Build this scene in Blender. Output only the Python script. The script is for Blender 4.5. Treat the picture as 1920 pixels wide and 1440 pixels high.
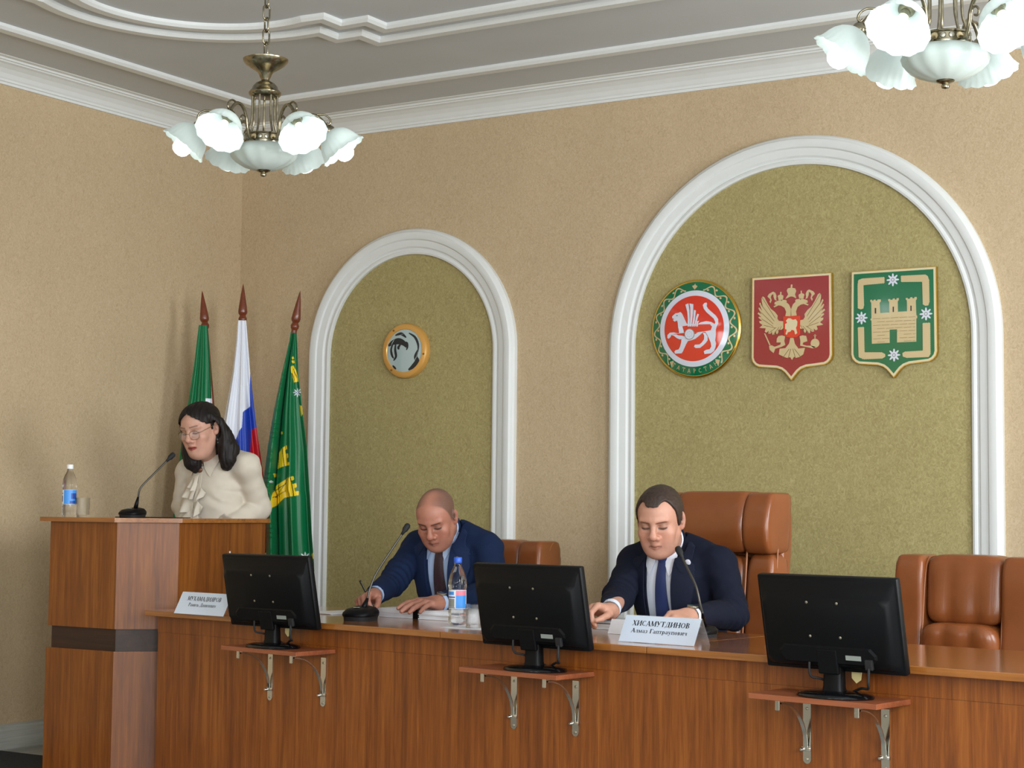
import bpy, bmesh, math, random
import numpy as np
from mathutils import Vector, Matrix
from mathutils.geometry import tessellate_polygon

random.seed(7)
for o in list(bpy.data.objects):
    bpy.data.objects.remove(o)
SC = bpy.context.scene
COL = SC.collection
PI = math.pi
R = math.radians

# ---------------------------------------------------------------- camera
FPX = 3280.0
YAW, PITCH, ROLL = R(32.0), R(4.12), R(0.611)
EYE = np.array([0.0, 0.0, 1.19])
cF = np.array([-math.sin(YAW) * math.cos(PITCH), math.cos(YAW) * math.cos(PITCH), math.sin(PITCH)])
_r0 = np.array([math.cos(YAW), math.sin(YAW), 0.0])
_u0 = np.cross(_r0, cF)
cR = _r0 * math.cos(ROLL) + _u0 * math.sin(ROLL)
cU = -_r0 * math.sin(ROLL) + _u0 * math.cos(ROLL)


def at(x, y, d):
    """world point seen at photo pixel x, y standing d metres in front of the lens"""
    return EYE + (cF + cR * (x - 960) / FPX - cU * (y - 720) / FPX) * d


def atz(x, y, z):
    v = cF + cR * (x - 960) / FPX - cU * (y - 720) / FPX
    return EYE + v * ((z - EYE[2]) / v[2])


cam = bpy.data.cameras.new('camera')
cam.sensor_fit = 'HORIZONTAL'
cam.sensor_width = 36.0
cam.lens = FPX / 1920 * 36.0
cam.clip_start = 0.05
cam.clip_end = 60
camo = bpy.data.objects.new('camera', cam)
COL.objects.link(camo)
camo.matrix_world = Matrix(((cR[0], cU[0], -cF[0], EYE[0]), (cR[1], cU[1], -cF[1], EYE[1]), (cR[2], cU[2], -cF[2], EYE[2]), (0, 0, 0, 1)))
SC.camera = camo

# ---------------------------------------------------------------- world, daylight, exposure
SC.view_settings.view_transform = 'Standard'
SC.view_settings.look = 'None'
SC.view_settings.gamma = 1.0
SC.view_settings.use_curve_mapping = False
SC.view_settings.exposure = 0.76
SC.cycles.max_bounces = 8
SC.cycles.diffuse_bounces = 4
SC.cycles.glossy_bounces = 4
SC.cycles.transmission_bounces = 8
SC.cycles.transparent_max_bounces = 8
SC.cycles.caustics_reflective = False
SC.cycles.caustics_refractive = False
SC.cycles.sample_clamp_indirect = 6.0

W = bpy.data.worlds.new('world')
SC.world = W
W.use_nodes = True
W.node_tree.nodes['Background'].inputs[0].default_value = (0.75, 0.86, 1.0, 1)
W.node_tree.nodes['Background'].inputs[1].default_value = 0.35

WALL_X, WALL_Y, CEIL_Z, RIGHT_X, REAR_Y = -6.666, 7.689, 3.365, 1.45, -5.2


def window_light(name, loc, rot, sx, sy, power, col):
    l = bpy.data.lights.new(name, 'AREA')
    l.shape = 'RECTANGLE'
    l.size, l.size_y = sx, sy
    l.energy = power
    l.color = col
    o = bpy.data.objects.new(name, l)
    o.location = loc
    o.rotation_euler = rot
    COL.objects.link(o)
    return o


DAY = (0.93, 0.97, 1.0)
for i, yy in enumerate((5.6, 2.6, -0.4, -3.4)):
    window_light('window_daylight', (RIGHT_X - 0.03, yy, 1.95), (0, R(90), 0), 1.7, 1.3, (74, 104, 100, 90)[i], DAY)
for i, xx in enumerate((-5.2, -2.6, 0.0)):
    window_light('window_daylight', (xx, REAR_Y + 0.03, 1.95), (R(90), 0, 0), 1.3, 1.7, 22, DAY)


# ---------------------------------------------------------------- helpers: objects and properties
def lin(c):
    c = c / 255.0
    return c / 12.92 if c <= 0.04045 else ((c + 0.055) / 1.055) ** 2.4


def rgb(r, g, b):
    return (lin(r), lin(g), lin(b), 1.0)


def thing(name, label, cat, loc=(0, 0, 0), rotz=0.0, group=None):
    o = bpy.data.objects.new(name, None)
    o.empty_display_size = 0.1
    COL.objects.link(o)
    o.location = loc
    o.rotation_euler = (0, 0, rotz)
    tag(o, label, cat, group)
    return o


def tag(o, label, cat, group=None):
    o['label'] = label
    o['category'] = cat
    if group:
        o['group'] = group
    return o


def mesh_obj(name, V, F, mat, parent=None, smooth=False, angle=None, loc=None, kind=None):
    me = bpy.data.meshes.new(name)
    V = np.asarray(V, dtype=float)
    me.from_pydata(V.tolist(), [], [tuple(f) for f in F])
    me.validate()
    if smooth:
        me.polygons.foreach_set('use_smooth', [True] * len(me.polygons))
        if angle is not None:
            me.set_sharp_from_angle(angle=R(angle))
    me.materials.append(mat)
    o = bpy.data.objects.new(name, me)
    COL.objects.link(o)
    if parent is not None:
        o.parent = parent
    if loc is not None:
        o.location = loc
    if kind:
        o['kind'] = kind
    return o


def struct(name, V, F, mat, parent=None, **k):
    return mesh_obj(name, V, F, mat, parent, kind='structure' if parent is None else None, **k)


def dup(root, loc, rotz, label=None):
    r = root.copy()
    COL.objects.link(r)
    r.location = loc
    r.rotation_euler = (0, 0, rotz)
    if label:
        r['label'] = label
    for ch in list(root.children):
        c = ch.copy()
        COL.objects.link(c)
        c.parent = r
        for g in list(ch.children):
            d = g.copy()
            COL.objects.link(d)
            d.parent = c
    return r


# ---------------------------------------------------------------- helpers: shapes -> (V, F)
def join(*parts):
    V, F, n = [], [], 0
    for v, f in parts:
        V.extend([tuple(p) for p in v])
        F.extend([tuple(i + n for i in q) for q in f])
        n += len(v)
    return V, F


def xf(vf, M):
    M = Matrix(M) if not isinstance(M, Matrix) else M
    return [tuple(M @ Vector(p)) for p in vf[0]], vf[1]


def mv(vf, x=0, y=0, z=0):
    return [(p[0] + x, p[1] + y, p[2] + z) for p in vf[0]], vf[1]


def box(x0, x1, y0, y1, z0, z1, b=0.0):
    if b <= 0:
        V = [(x, y, z) for x in (x0, x1) for y in (y0, y1) for z in (z0, z1)]
        return V, [(0, 1, 3, 2), (4, 6, 7, 5), (0, 4, 5, 1), (2, 3, 7, 6), (0, 2, 6, 4), (1, 5, 7, 3)]
    bm = bmesh.new()
    bmesh.ops.create_cube(bm, size=1)
    for v in bm.verts:
        v.co = Vector(((x0 + x1) / 2 + v.co.x * (x1 - x0), (y0 + y1) / 2 + v.co.y * (y1 - y0), (z0 + z1) / 2 + v.co.z * (z1 - z0)))
    bmesh.ops.bevel(bm, geom=bm.edges[:], offset=b, segments=2, affect='EDGES', profile=0.5)
    bm.verts.index_update()
    V = [tuple(v.co) for v in bm.verts]
    F = [tuple(v.index for v in f.verts) for f in bm.faces]
    bm.free()
    return V, F


def tube(path, r, n=10, cap=True, rs=None):
    path = [np.array(p, float) for p in path]
    V, F = [], []
    m = len(path)
    t0 = path[1] - path[0]
    t0 = t0 / np.linalg.norm(t0)
    a = np.array([0, 0, 1.0]) if abs(t0[2]) < 0.9 else np.array([1.0, 0, 0])
    nrm = np.cross(t0, a)
    nrm /= np.linalg.norm(nrm)
    for i in range(m):
        t = path[min(i + 1, m - 1)] - path[max(i - 1, 0)]
        t = t / (np.linalg.norm(t) + 1e-12)
        nrm = nrm - t * (nrm @ t)
        nrm /= np.linalg.norm(nrm)
        bn = np.cross(t, nrm)
        rr = rs[i] if rs is not None else r
        for k in range(n):
            q = 2 * PI * k / n
            V.append(path[i] + rr * (math.cos(q) * nrm + math.sin(q) * bn))
    for i in range(m - 1):
        for k in range(n):
            F.append((i * n + k, i * n + (k + 1) % n, (i + 1) * n + (k + 1) % n, (i + 1) * n + k))
    if cap:
        F.append(tuple(range(n - 1, -1, -1)))
        F.append(tuple((m - 1) * n + k for k in range(n)))
    return V, F


def spline(pts, n=8):
    P = [np.array(p, float) for p in pts]
    out = []
    for i in range(len(P) - 1):
        p0, p1, p2, p3 = P[max(i - 1, 0)], P[i], P[i + 1], P[min(i + 2, len(P) - 1)]
        for k in range(n):
            t = k / n
            out.append(0.5 * (2 * p1 + (p2 - p0) * t + (2 * p0 - 5 * p1 + 4 * p2 - p3) * t * t + (3 * p1 - p0 - 3 * p2 + p3) * t ** 3))
    out.append(P[-1])
    return out


def lathe(prof, n=32, wave=None):
    V, F = [], []
    for i, (r, z) in enumerate(prof):
        for k in range(n):
            a = 2 * PI * k / n
            rr, zz = (r, z) if wave is None else wave(i, r, z, a)
            V.append((rr * math.cos(a), rr * math.sin(a), zz))
    for i in range(len(prof) - 1):
        for k in range(n):
            F.append((i * n + k, i * n + (k + 1) % n, (i + 1) * n + (k + 1) % n, (i + 1) * n + k))
    return V, F


def closed_lathe(prof, n=32):
    V, F = lathe(prof, n)
    m = len(prof)
    if prof[0][0] > 1e-6:
        F.append(tuple(range(n - 1, -1, -1)))
    if prof[-1][0] > 1e-6:
        F.append(tuple((m - 1) * n + k for k in range(n)))
    return V, F


def prism(poly, z0, z1, bevel=0.0):
    """flat outline in x, y pushed from z0 to z1"""
    n = len(poly)
    area = sum(poly[i][0] * poly[(i + 1) % n][1] - poly[(i + 1) % n][0] * poly[i][1] for i in range(n))
    if area < 0:
        poly = poly[::-1]
    tris = tessellate_polygon([[Vector((p[0], p[1], 0)) for p in poly]])
    V = [(p[0], p[1], z0) for p in poly] + [(p[0], p[1], z1) for p in poly]
    F = []
    for a, b, c in tris:
        s = (poly[b][0] - poly[a][0]) * (poly[c][1] - poly[a][1]) - (poly[c][0] - poly[a][0]) * (poly[b][1] - poly[a][1])
        if s < 0:
            b, c = c, b
        F.append((a, c, b))
        F.append((a + n, b + n, c + n))
    for i in range(n):
        j = (i + 1) % n
        F.append((i, j, j + n, i + n))
    return V, F


def pad(sx, sy, sz, p=5.0, n=12, fn=None):
    """puffed cushion: superellipsoid of full sizes sx, sy, sz"""
    V, F, idx = [], [], {}
    def vid(x, y, z):
        key = (round(x, 5), round(y, 5), round(z, 5))
        if key not in idx:
            v = np.array(key)
            v = np.sign(v) * np.abs(np.tan(v * PI / 4))
            s = (np.abs(v) ** p).sum() ** (1 / p)
            v = v / s
            q = [v[0] * sx / 2, v[1] * sy / 2, v[2] * sz / 2]
            if fn:
                q = fn(*q)
            idx[key] = len(V)
            V.append(tuple(q))
        return idx[key]
    for ax in range(3):
        for sg in (-1, 1):
            for i in range(n):
                for j in range(n):
                    c = []
                    for a, b in ((i, j), (i + 1, j), (i + 1, j + 1), (i, j + 1)):
                        q = [0, 0, 0]
                        q[ax] = sg
                        q[(ax + 1) % 3] = -1 + 2 * a / n
                        q[(ax + 2) % 3] = -1 + 2 * b / n
                        c.append(vid(*q))
                    F.append(tuple(c) if sg > 0 else tuple(c[::-1]))
    return V, F


def frame(vf, M3, o):
    """map local axes by the columns of M3 and move to o"""
    A = np.array(vf[0], float) @ np.array(M3, float).T + np.array(o, float)
    return A.tolist(), vf[1]


# ---------------------------------------------------------------- materials
def _mat(name):
    m = bpy.data.materials.new(name)
    m.use_nodes = True
    nt = m.node_tree
    b = nt.nodes['Principled BSDF']
    return m, nt, b


def pbr(name, col, rough=0.5, metal=0.0, spec=0.5, noise=0.0, nscale=30, bump=0.0, bscale=200, coat=0.0, sheen=0.0, trans=0.0, ior=1.45, emit=0.0, alpha=1.0):
    m, nt, b = _mat(name)
    b.inputs['Base Color'].default_value = col
    b.inputs['Roughness'].default_value = rough
    b.inputs['Metallic'].default_value = metal
    b.inputs['Specular IOR Level'].default_value = spec
    b.inputs['Coat Weight'].default_value = coat
    b.inputs['Coat Roughness'].default_value = 0.08
    b.inputs['Sheen Weight'].default_value = sheen
    b.inputs['Transmission Weight'].default_value = trans
    b.inputs['IOR'].default_value = ior
    b.inputs['Alpha'].default_value = alpha
    if emit > 0:
        b.inputs['Emission Color'].default_value = col
        b.inputs['Emission Strength'].default_value = emit
    L = nt.links.new
    if noise > 0 or bump > 0:
        tc = nt.nodes.new('ShaderNodeTexCoord')
    if noise > 0:
        t = nt.nodes.new('ShaderNodeTexNoise')
        t.inputs['Scale'].default_value = nscale
        t.inputs['Detail'].default_value = 4
        L(tc.outputs['Object'], t.inputs['Vector'])
        r = nt.nodes.new('ShaderNodeValToRGB')
        r.color_ramp.elements[0].position = 0.3
        r.color_ramp.elements[1].position = 0.7
        r.color_ramp.elements[0].color = tuple(c * (1 - noise) for c in col[:3]) + (1,)
        r.color_ramp.elements[1].color = tuple(min(1, c * (1 + noise)) for c in col[:3]) + (1,)
        L(t.outputs['Fac'], r.inputs['Fac'])
        L(r.outputs['Color'], b.inputs['Base Color'])
    if bump > 0:
        t2 = nt.nodes.new('ShaderNodeTexNoise')
        t2.inputs['Scale'].default_value = bscale
        t2.inputs['Detail'].default_value = 3
        L(tc.outputs['Object'], t2.inputs['Vector'])
        bn = nt.nodes.new('ShaderNodeBump')
        bn.inputs['Strength'].default_value = bump
        bn.inputs['Distance'].default_value = 0.002
        L(t2.outputs['Fac'], bn.inputs['Height'])
        L(bn.outputs['Normal'], b.inputs['Normal'])
    return m


def wallpaper(name, c_dark, c_mid, c_light):
    m, nt, b = _mat(name)
    L = nt.links.new
    tc = nt.nodes.new('ShaderNodeTexCoord')
    mp = nt.nodes.new('ShaderNodeMapping')
    mp.inputs['Scale'].default_value = (1, 1, 0.7)
    L(tc.outputs['Object'], mp.inputs['Vector'])
    a = nt.nodes.new('ShaderNodeTexNoise')
    a.inputs['Scale'].default_value = 55
    a.inputs['Detail'].default_value = 6
    a.inputs['Roughness'].default_value = 0.7
    a.inputs['Distortion'].default_value = 2.2
    c = nt.nodes.new('ShaderNodeTexNoise')
    c.inputs['Scale'].default_value = 2.2
    c.inputs['Detail'].default_value = 2
    L(mp.outputs['Vector'], a.inputs['Vector'])
    L(mp.outputs['Vector'], c.inputs['Vector'])
    r = nt.nodes.new('ShaderNodeValToRGB')
    e = r.color_ramp.elements
    e[0].position, e[0].color = 0.28, c_dark
    e[1].position, e[1].color = 0.74, c_light
    k = e.new(0.5)
    k.color = c_mid
    L(a.outputs['Fac'], r.inputs['Fac'])
    mx = nt.nodes.new('ShaderNodeMixRGB')
    mx.blend_type = 'MULTIPLY'
    mx.inputs[0].default_value = 0.35
    r2 = nt.nodes.new('ShaderNodeValToRGB')
    r2.color_ramp.elements[0].position, r2.color_ramp.elements[0].color = 0.3, (0.82, 0.80, 0.78, 1)
    r2.color_ramp.elements[1].position, r2.color_ramp.elements[1].color = 0.7, (1, 1, 1, 1)
    L(c.outputs['Fac'], r2.inputs['Fac'])
    L(r.outputs['Color'], mx.inputs[1])
    L(r2.outputs['Color'], mx.inputs[2])
    L(mx.outputs[0], b.inputs['Base Color'])
    bn = nt.nodes.new('ShaderNodeBump')
    bn.inputs['Strength'].default_value = 0.25
    bn.inputs['Distance'].default_value = 0.002
    L(a.outputs['Fac'], bn.inputs['Height'])
    L(bn.outputs['Normal'], b.inputs['Normal'])
    b.inputs['Roughness'].default_value = 0.62
    b.inputs['Specular IOR Level'].default_value = 0.3
    return m


def wood(name, c_dark, c_mid, c_light, axis='z', rough=0.35, coat=0.25, scale=1.0, spec=0.5):
    m, nt, b = _mat(name)
    L = nt.links.new
    tc = nt.nodes.new('ShaderNodeTexCoord')
    mp = nt.nodes.new('ShaderNodeMapping')
    s = {'x': (1.1, 26, 26), 'y': (26, 1.1, 26), 'z': (26, 26, 1.1)}[axis]
    mp.inputs['Scale'].default_value = tuple(k * scale for k in s)
    L(tc.outputs['Object'], mp.inputs['Vector'])
    a = nt.nodes.new('ShaderNodeTexNoise')
    a.inputs['Scale'].default_value = 1.0
    a.inputs['Detail'].default_value = 5
    a.inputs['Roughness'].default_value = 0.62
    a.inputs['Distortion'].default_value = 0.6
    L(mp.outputs['Vector'], a.inputs['Vector'])
    f = nt.nodes.new('ShaderNodeTexNoise')
    f.inputs['Scale'].default_value = 6.0
    f.inputs['Detail'].default_value = 3
    L(mp.outputs['Vector'], f.inputs['Vector'])
    r = nt.nodes.new('ShaderNodeValToRGB')
    e = r.color_ramp.elements
    e[0].position, e[0].color = 0.27, c_dark
    e[1].position, e[1].color = 0.75, c_light
    k = e.new(0.5)
    k.color = c_mid
    mixf = nt.nodes.new('ShaderNodeMath')
    mixf.operation = 'MULTIPLY_ADD'
    mixf.inputs[1].default_value = 0.35
    L(f.outputs['Fac'], mixf.inputs[0])
    sc = nt.nodes.new('ShaderNodeMath')
    sc.operation = 'MULTIPLY_ADD'
    sc.inputs[1].default_value = 0.9
    sc.inputs[2].default_value = -0.12
    L(a.outputs['Fac'], sc.inputs[0])
    L(sc.outputs[0], mixf.inputs[2])
    L(mixf.outputs[0], r.inputs['Fac'])
    L(r.outputs['Color'], b.inputs['Base Color'])
    b.inputs['Roughness'].default_value = rough
    b.inputs['Coat Weight'].default_value = coat
    b.inputs['Coat Roughness'].default_value = 0.12
    b.inputs['Specular IOR Level'].default_value = spec
    return m


def vcol(name, rough=0.5, spec=0.5, sss=0.0, bump=0.0, bscale=300, coat=0.0, sheen=0.0, metal=0.0):
    """material that takes its own colour from the mesh colour attribute Col"""
    m, nt, b = _mat(name)
    L = nt.links.new
    a = nt.nodes.new('ShaderNodeVertexColor')
    a.layer_name = 'Col'
    L(a.outputs['Color'], b.inputs['Base Color'])
    b.inputs['Roughness'].default_value = rough
    b.inputs['Specular IOR Level'].default_value = spec
    b.inputs['Coat Weight'].default_value = coat
    b.inputs['Sheen Weight'].default_value = sheen
    b.inputs['Metallic'].default_value = metal
    if sss > 0:
        b.inputs['Subsurface Weight'].default_value = sss
        b.inputs['Subsurface Radius'].default_value = (0.012, 0.005, 0.003)
        b.inputs['Subsurface Scale'].default_value = 0.5
    if bump > 0:
        tc = nt.nodes.new('ShaderNodeTexCoord')
        t = nt.nodes.new('ShaderNodeTexNoise')
        t.inputs['Scale'].default_value = bscale
        L(tc.outputs['Object'], t.inputs['Vector'])
        bn = nt.nodes.new('ShaderNodeBump')
        bn.inputs['Strength'].default_value = bump
        bn.inputs['Distance'].default_value = 0.002
        L(t.outputs['Fac'], bn.inputs['Height'])
        L(bn.outputs['Normal'], b.inputs['Normal'])
    return m


def set_col(o, cols):
    me = o.data
    a = me.color_attributes.new('Col', 'FLOAT_COLOR', 'POINT')
    c = np.ones((len(me.vertices), 4), dtype=np.float32)
    c[:, :3] = cols
    a.data.foreach_set('color', c.ravel())


M = {}
M['wall'] = wallpaper('beige_wallpaper', rgb(180, 157, 124), rgb(199, 177, 144), rgb(213, 193, 162))
M['niche'] = wallpaper('olive_wallpaper', rgb(142, 130, 84), rgb(168, 156, 106), rgb(192, 180, 130))
M['ceiling'] = pbr('ceiling_paint', rgb(204, 207, 210), 0.85, noise=0.02, nscale=3)
M['plaster'] = pbr('white_plaster', rgb(226, 229, 228), 0.45, noise=0.015, nscale=12)
M['floor'] = wood('grey_floor', rgb(120, 122, 118), rgb(150, 152, 147), rgb(176, 178, 172), 'y', 0.4, 0.1, 0.4)
M['marble'] = wood('grey_marble', rgb(150, 152, 146), rgb(180, 182, 176), rgb(205, 207, 200), 'y', 0.35, 0.1, 0.5)
M['carpet'] = pbr('dark_carpet', rgb(30, 34, 40), 0.95, noise=0.4, nscale=80)
M['wood_front'] = wood('brown_veneer', rgb(96, 48, 11), rgb(130, 69, 19), rgb(158, 92, 33), 'z', .4, .08, 1.7)
M['wood_podium'] = wood('podium_veneer', rgb(94, 47, 10), rgb(124, 67, 16), rgb(150, 90, 30), 'z', 0.38, 0.12, 1.7)
M['wood_band'] = wood('dark_band_veneer', rgb(34, 18, 8), rgb(48, 26, 13), rgb(64, 36, 20), 'x', 0.5, 0.03)
M['wood_top'] = wood('desk_top_veneer', rgb(120, 70, 28), rgb(150, 92, 40), rgb(172, 112, 56), 'x', 0.16, 0.6)
M['wood_shelf'] = wood('reddish_shelf', rgb(112, 58, 32), rgb(140, 76, 46), rgb(160, 94, 60), 'x', 0.4, 0.1)
M['wood_pole'] = pbr('varnished_pole', rgb(112, 52, 28), 0.28, noise=0.15, nscale=40, coat=0.3)
M['black'] = pbr('black_plastic', rgb(5, 6, 9), 0.45, spec=.22, noise=0.1, nscale=60, bump=0.05, bscale=900)
M['black_gloss'] = pbr('black_gloss', rgb(12, 13, 15), 0.12)
M['screen'] = pbr('dark_screen', rgb(8, 9, 12), 0.1)
M['dark_rubber'] = pbr('dark_rubber', rgb(26, 26, 28), 0.7)
M['steel'] = pbr('chrome_steel', rgb(205, 203, 195), 0.16, metal=1.0)
M['steel_matte'] = pbr('brushed_steel', rgb(178, 174, 160), 0.35, metal=1.0)
M['bronze'] = pbr('aged_bronze', rgb(140, 132, 110), 0.22, metal=1.0, noise=0.35, nscale=60)
M['gold'] = pbr('polished_gold', rgb(222, 182, 84), 0.2, metal=1.0)
M['gold_print'] = pbr('pale_gold_foil', rgb(206, 186, 142), 0.25, metal=0.2, coat=0.5)
M['cream_border'] = pbr('cream_border', rgb(222, 210, 172), 0.2, metal=.15, coat=.5)
M['gold_dark'] = pbr('gold_line', rgb(128, 106, 66), 0.4, metal=0.3)
M['em_red'] = pbr('emblem_red', rgb(214, 50, 22), 0.1, coat=1.0)
M['em_white'] = pbr('emblem_white', rgb(214, 218, 232), 0.15, coat=1.0)
M['em_green'] = pbr('emblem_green', rgb(8, 106, 66), 0.1, coat=1.0)
M['em_crimson'] = pbr('emblem_crimson', rgb(150, 34, 40), 0.1, coat=1.0)
M['em_grey'] = pbr('emblem_grey', rgb(140, 146, 140), 0.2, coat=0.6)
M['em_dark'] = pbr('emblem_dark', rgb(40, 44, 48), 0.3)
M['leather'] = pbr('tan_leather', rgb(134, 75, 38), 0.3, noise=0.1, nscale=9, bump=0.12, bscale=260, coat=0.12)
M['piping'] = pbr('tan_piping', rgb(150, 90, 52), 0.3, noise=0.08, nscale=20)
M['white_paper'] = pbr('white_paper', rgb(236, 238, 242), 0.7, noise=0.02, nscale=20)
M['card'] = pbr('name_card', rgb(214, 226, 242), 0.5)
M['ink'] = pbr('black_ink', rgb(30, 30, 36), 0.6)
M['acrylic'] = pbr('clear_acrylic', (0.9, 0.93, 0.97, 1), 0.05, alpha=.14)
M['glass'] = pbr('clear_glass', (0.96, 0.98, 0.98, 1), 0.02, trans=1.0, ior=1.3, alpha=.7)
M['water'] = pbr('bottled_water', (0.95, 0.98, 1, 1), 0.02, trans=1.0, ior=1.33, alpha=.72)
M['cap_blue'] = pbr('blue_cap', rgb(40, 96, 210), 0.35)
M['cap_white'] = pbr('white_cap', rgb(235, 238, 240), 0.4)
M['lab_blue'] = pbr('blue_label', rgb(70, 150, 232), 0.35)
M['lab_navy'] = pbr('navy_label', rgb(30, 74, 160), 0.35)
M['lab_white'] = pbr('white_label', rgb(228, 234, 244), 0.4)
M['lab_pink'] = pbr('pink_label', rgb(226, 130, 150), 0.4)
M['bulb'] = pbr('lit_bulb', (0.93, 0.97, 1.0, 1), 0.3, emit=3.2)
M['outside'] = pbr('daylit_pane', (0.85, 0.93, 1, 1), 0.1)


def shade_glass():
    m, nt, b = _mat('frosted_shade')
    b.inputs['Base Color'].default_value = rgb(206, 218, 212)
    b.inputs['Roughness'].default_value = 0.35
    b.inputs['Transmission Weight'].default_value = 0.0
    tr = nt.nodes.new('ShaderNodeBsdfTranslucent')
    tr.inputs['Color'].default_value = (0.86, 0.95, 0.94, 1)
    mx = nt.nodes.new('ShaderNodeMixShader')
    mx.inputs[0].default_value = 0.10
    nt.links.new(b.outputs[0], mx.inputs[1])
    nt.links.new(tr.outputs[0], mx.inputs[2])
    nt.links.new(mx.outputs[0], nt.nodes['Material Output'].inputs['Surface'])
    return m


M['shade'] = shade_glass()
# ================================================================= the setting
def plane(p0, p1, p2, p3):
    return [p0, p1, p2, p3], [(0, 1, 2, 3)]


X0, Y0, Z0, X1, Y1 = WALL_X, WALL_Y, CEIL_Z, RIGHT_X, REAR_Y
struct('floor', *box(X0 - .1, X1 + .1, Y1 - .1, Y0 + .1, -.1, 0), M['floor'])
struct('ceiling', *box(X0 - .1, X1 + .1, Y1 - .1, Y0 + .1, Z0, Z0 + .1), M['ceiling'])
struct('wall_back', *box(X0 - .1, X1 + .1, Y0, Y0 + .1, 0, Z0), M['wall'])
struct('wall_left', *box(X0 - .1, X0, Y1, Y0, 0, Z0), M['wall'])
struct('wall_right', *box(X1, X1 + .1, Y1, Y0, 0, Z0), M['wall'])
struct('wall_rear', *box(X0, X1, Y1 - .1, Y1, 0, Z0), M['wall'])
# dark carpet of the hall, it ends short of the back corner
struct('floor_carpet', *box(X0 + .03, -5.83, Y1 + .2, 5.935, 0, 0.010), M['carpet'])


def skirting(n, p, q, inward):
    """marble slab with a pale rounded cap along p -> q"""
    p, q, w = np.array(p), np.array(q), np.array(inward)
    prof = [(0, 0), (.022, 0), (.022, .10), (.016, .112), (.016, .118), (0, .122)]
    V = []
    for e in (p, q):
        for a, z in prof:
            V.append((e[0] + w[0] * a, e[1] + w[1] * a, z))
    k = len(prof)
    F = [(i, (i + 1) % k, k + (i + 1) % k, k + i) for i in range(k)] + [tuple(range(k)), tuple(range(2 * k - 1, k - 1, -1))]
    return struct(n, V, F, M['marble'])


skirting('baseboard_left', (X0, Y1), (X0, Y0), (1, 0))
skirting('baseboard_back', (X0, Y0), (X1, Y0), (0, -1))

# cornice: fascia, cove and fillets, mitred in the corners
CORN = [(0, 0), (.012, .0), (.014, .012), (.022, .014), (.024, .024), (.030, .030), (.042, .048), (.062, .066), (.088, .080), (.104, .084), (.108, .090), (.120, .091), (.124, .099), (.150, .100), (.155, .1035)]


def cornice(name, p, q, inward, e0, e1):
    p, q, w = np.array(p, float), np.array(q, float), np.array(inward, float)
    d = (q - p) / np.linalg.norm(q - p)
    V = []
    for e, s in ((p, e0), (q, e1)):
        for a, h in CORN:
            c = e + w * a + d * (a * s)
            V.append((c[0], c[1], Z0 - .1035 + h))
        V.append((e[0], e[1], Z0))
    k = len(CORN) + 1
    F = [(i, (i + 1) % k, k + (i + 1) % k, k + i) for i in range(k)]
    return struct(name, V, F, M['plaster'])


cornice('trim_1', (X0, Y1), (X0, Y0), (1, 0), 1, -1)
cornice('trim_2', (X0, Y0), (X1, Y0), (0, -1), 1, -1)
cornice('trim_3', (X1, Y0), (X1, Y1), (-1, 0), 1, -1)


# plaster bands on the ceiling
def band(name, outer, width=.072, h=.026, side=1):
    """flat moulding with stepped edges following the polyline (outer edge), laid inward"""
    P = [np.array(p, float) for p in outer]
    n = len(P)
    V = []
    for i in range(n):
        a = P[i] - P[i - 1] if i > 0 else P[1] - P[0]
        b = P[i + 1] - P[i] if i < n - 1 else P[-1] - P[-2]
        a, b = a / np.linalg.norm(a), b / np.linalg.norm(b)
        na, nb = np.array([a[1], -a[0]]) * side, np.array([b[1], -b[0]]) * side
        m = na + nb
        m = m / max(m @ na, 1e-6) if abs(m @ na) > 1e-6 else na
        for off, z in ((0, Z0), (0, Z0 - h * .55), (.012, Z0 - h), (width - .012, Z0 - h), (width, Z0 - h * .55), (width, Z0)):
            c = P[i] + m * off
            V.append((c[0], c[1], z))
    F = []
    for i in range(n - 1):
        for k in range(5):
            F.append((i * 6 + k, i * 6 + k + 1, i * 6 + 7 + k, i * 6 + 6 + k))
    return struct(name, V, F, M['plaster'])


band('trim_4', [(-6.165, Y1 + .6), (-6.165, 7.166), (0.6, 7.166)], .075)
arc = [(-4.95 + .775 * math.cos(R(a)), 5.425 + .775 * math.sin(R(a))) for a in range(200, 89, -5)]
path = [(-5.99, Y1 + .8), (-5.99, 4.89), (-5.835, 4.89), (-5.835, 5.02), (-5.69, 5.02)] + arc + [(-4.945, 6.2), (-4.945, 6.335), (-4.81, 6.335), (-4.81, 6.475), (0.2, 6.475)]
band('trim_5', path, .072)
arc2 = [(-4.95 + .60 * math.cos(R(a)) , 5.405 + .63 * math.sin(R(a))) for a in range(200, 77, -5)]
path2 = [(-5.83, Y1 + .95), (-5.83, 4.75), (-5.69, 4.75), (-5.69, 4.88), (-5.54, 4.88)] + arc2 + [(-4.795, 6.03), (-4.795, 6.165), (-4.65, 6.165), (-4.65, 6.305), (0.05, 6.305)]
band('trim_6', path2, .072)


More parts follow.
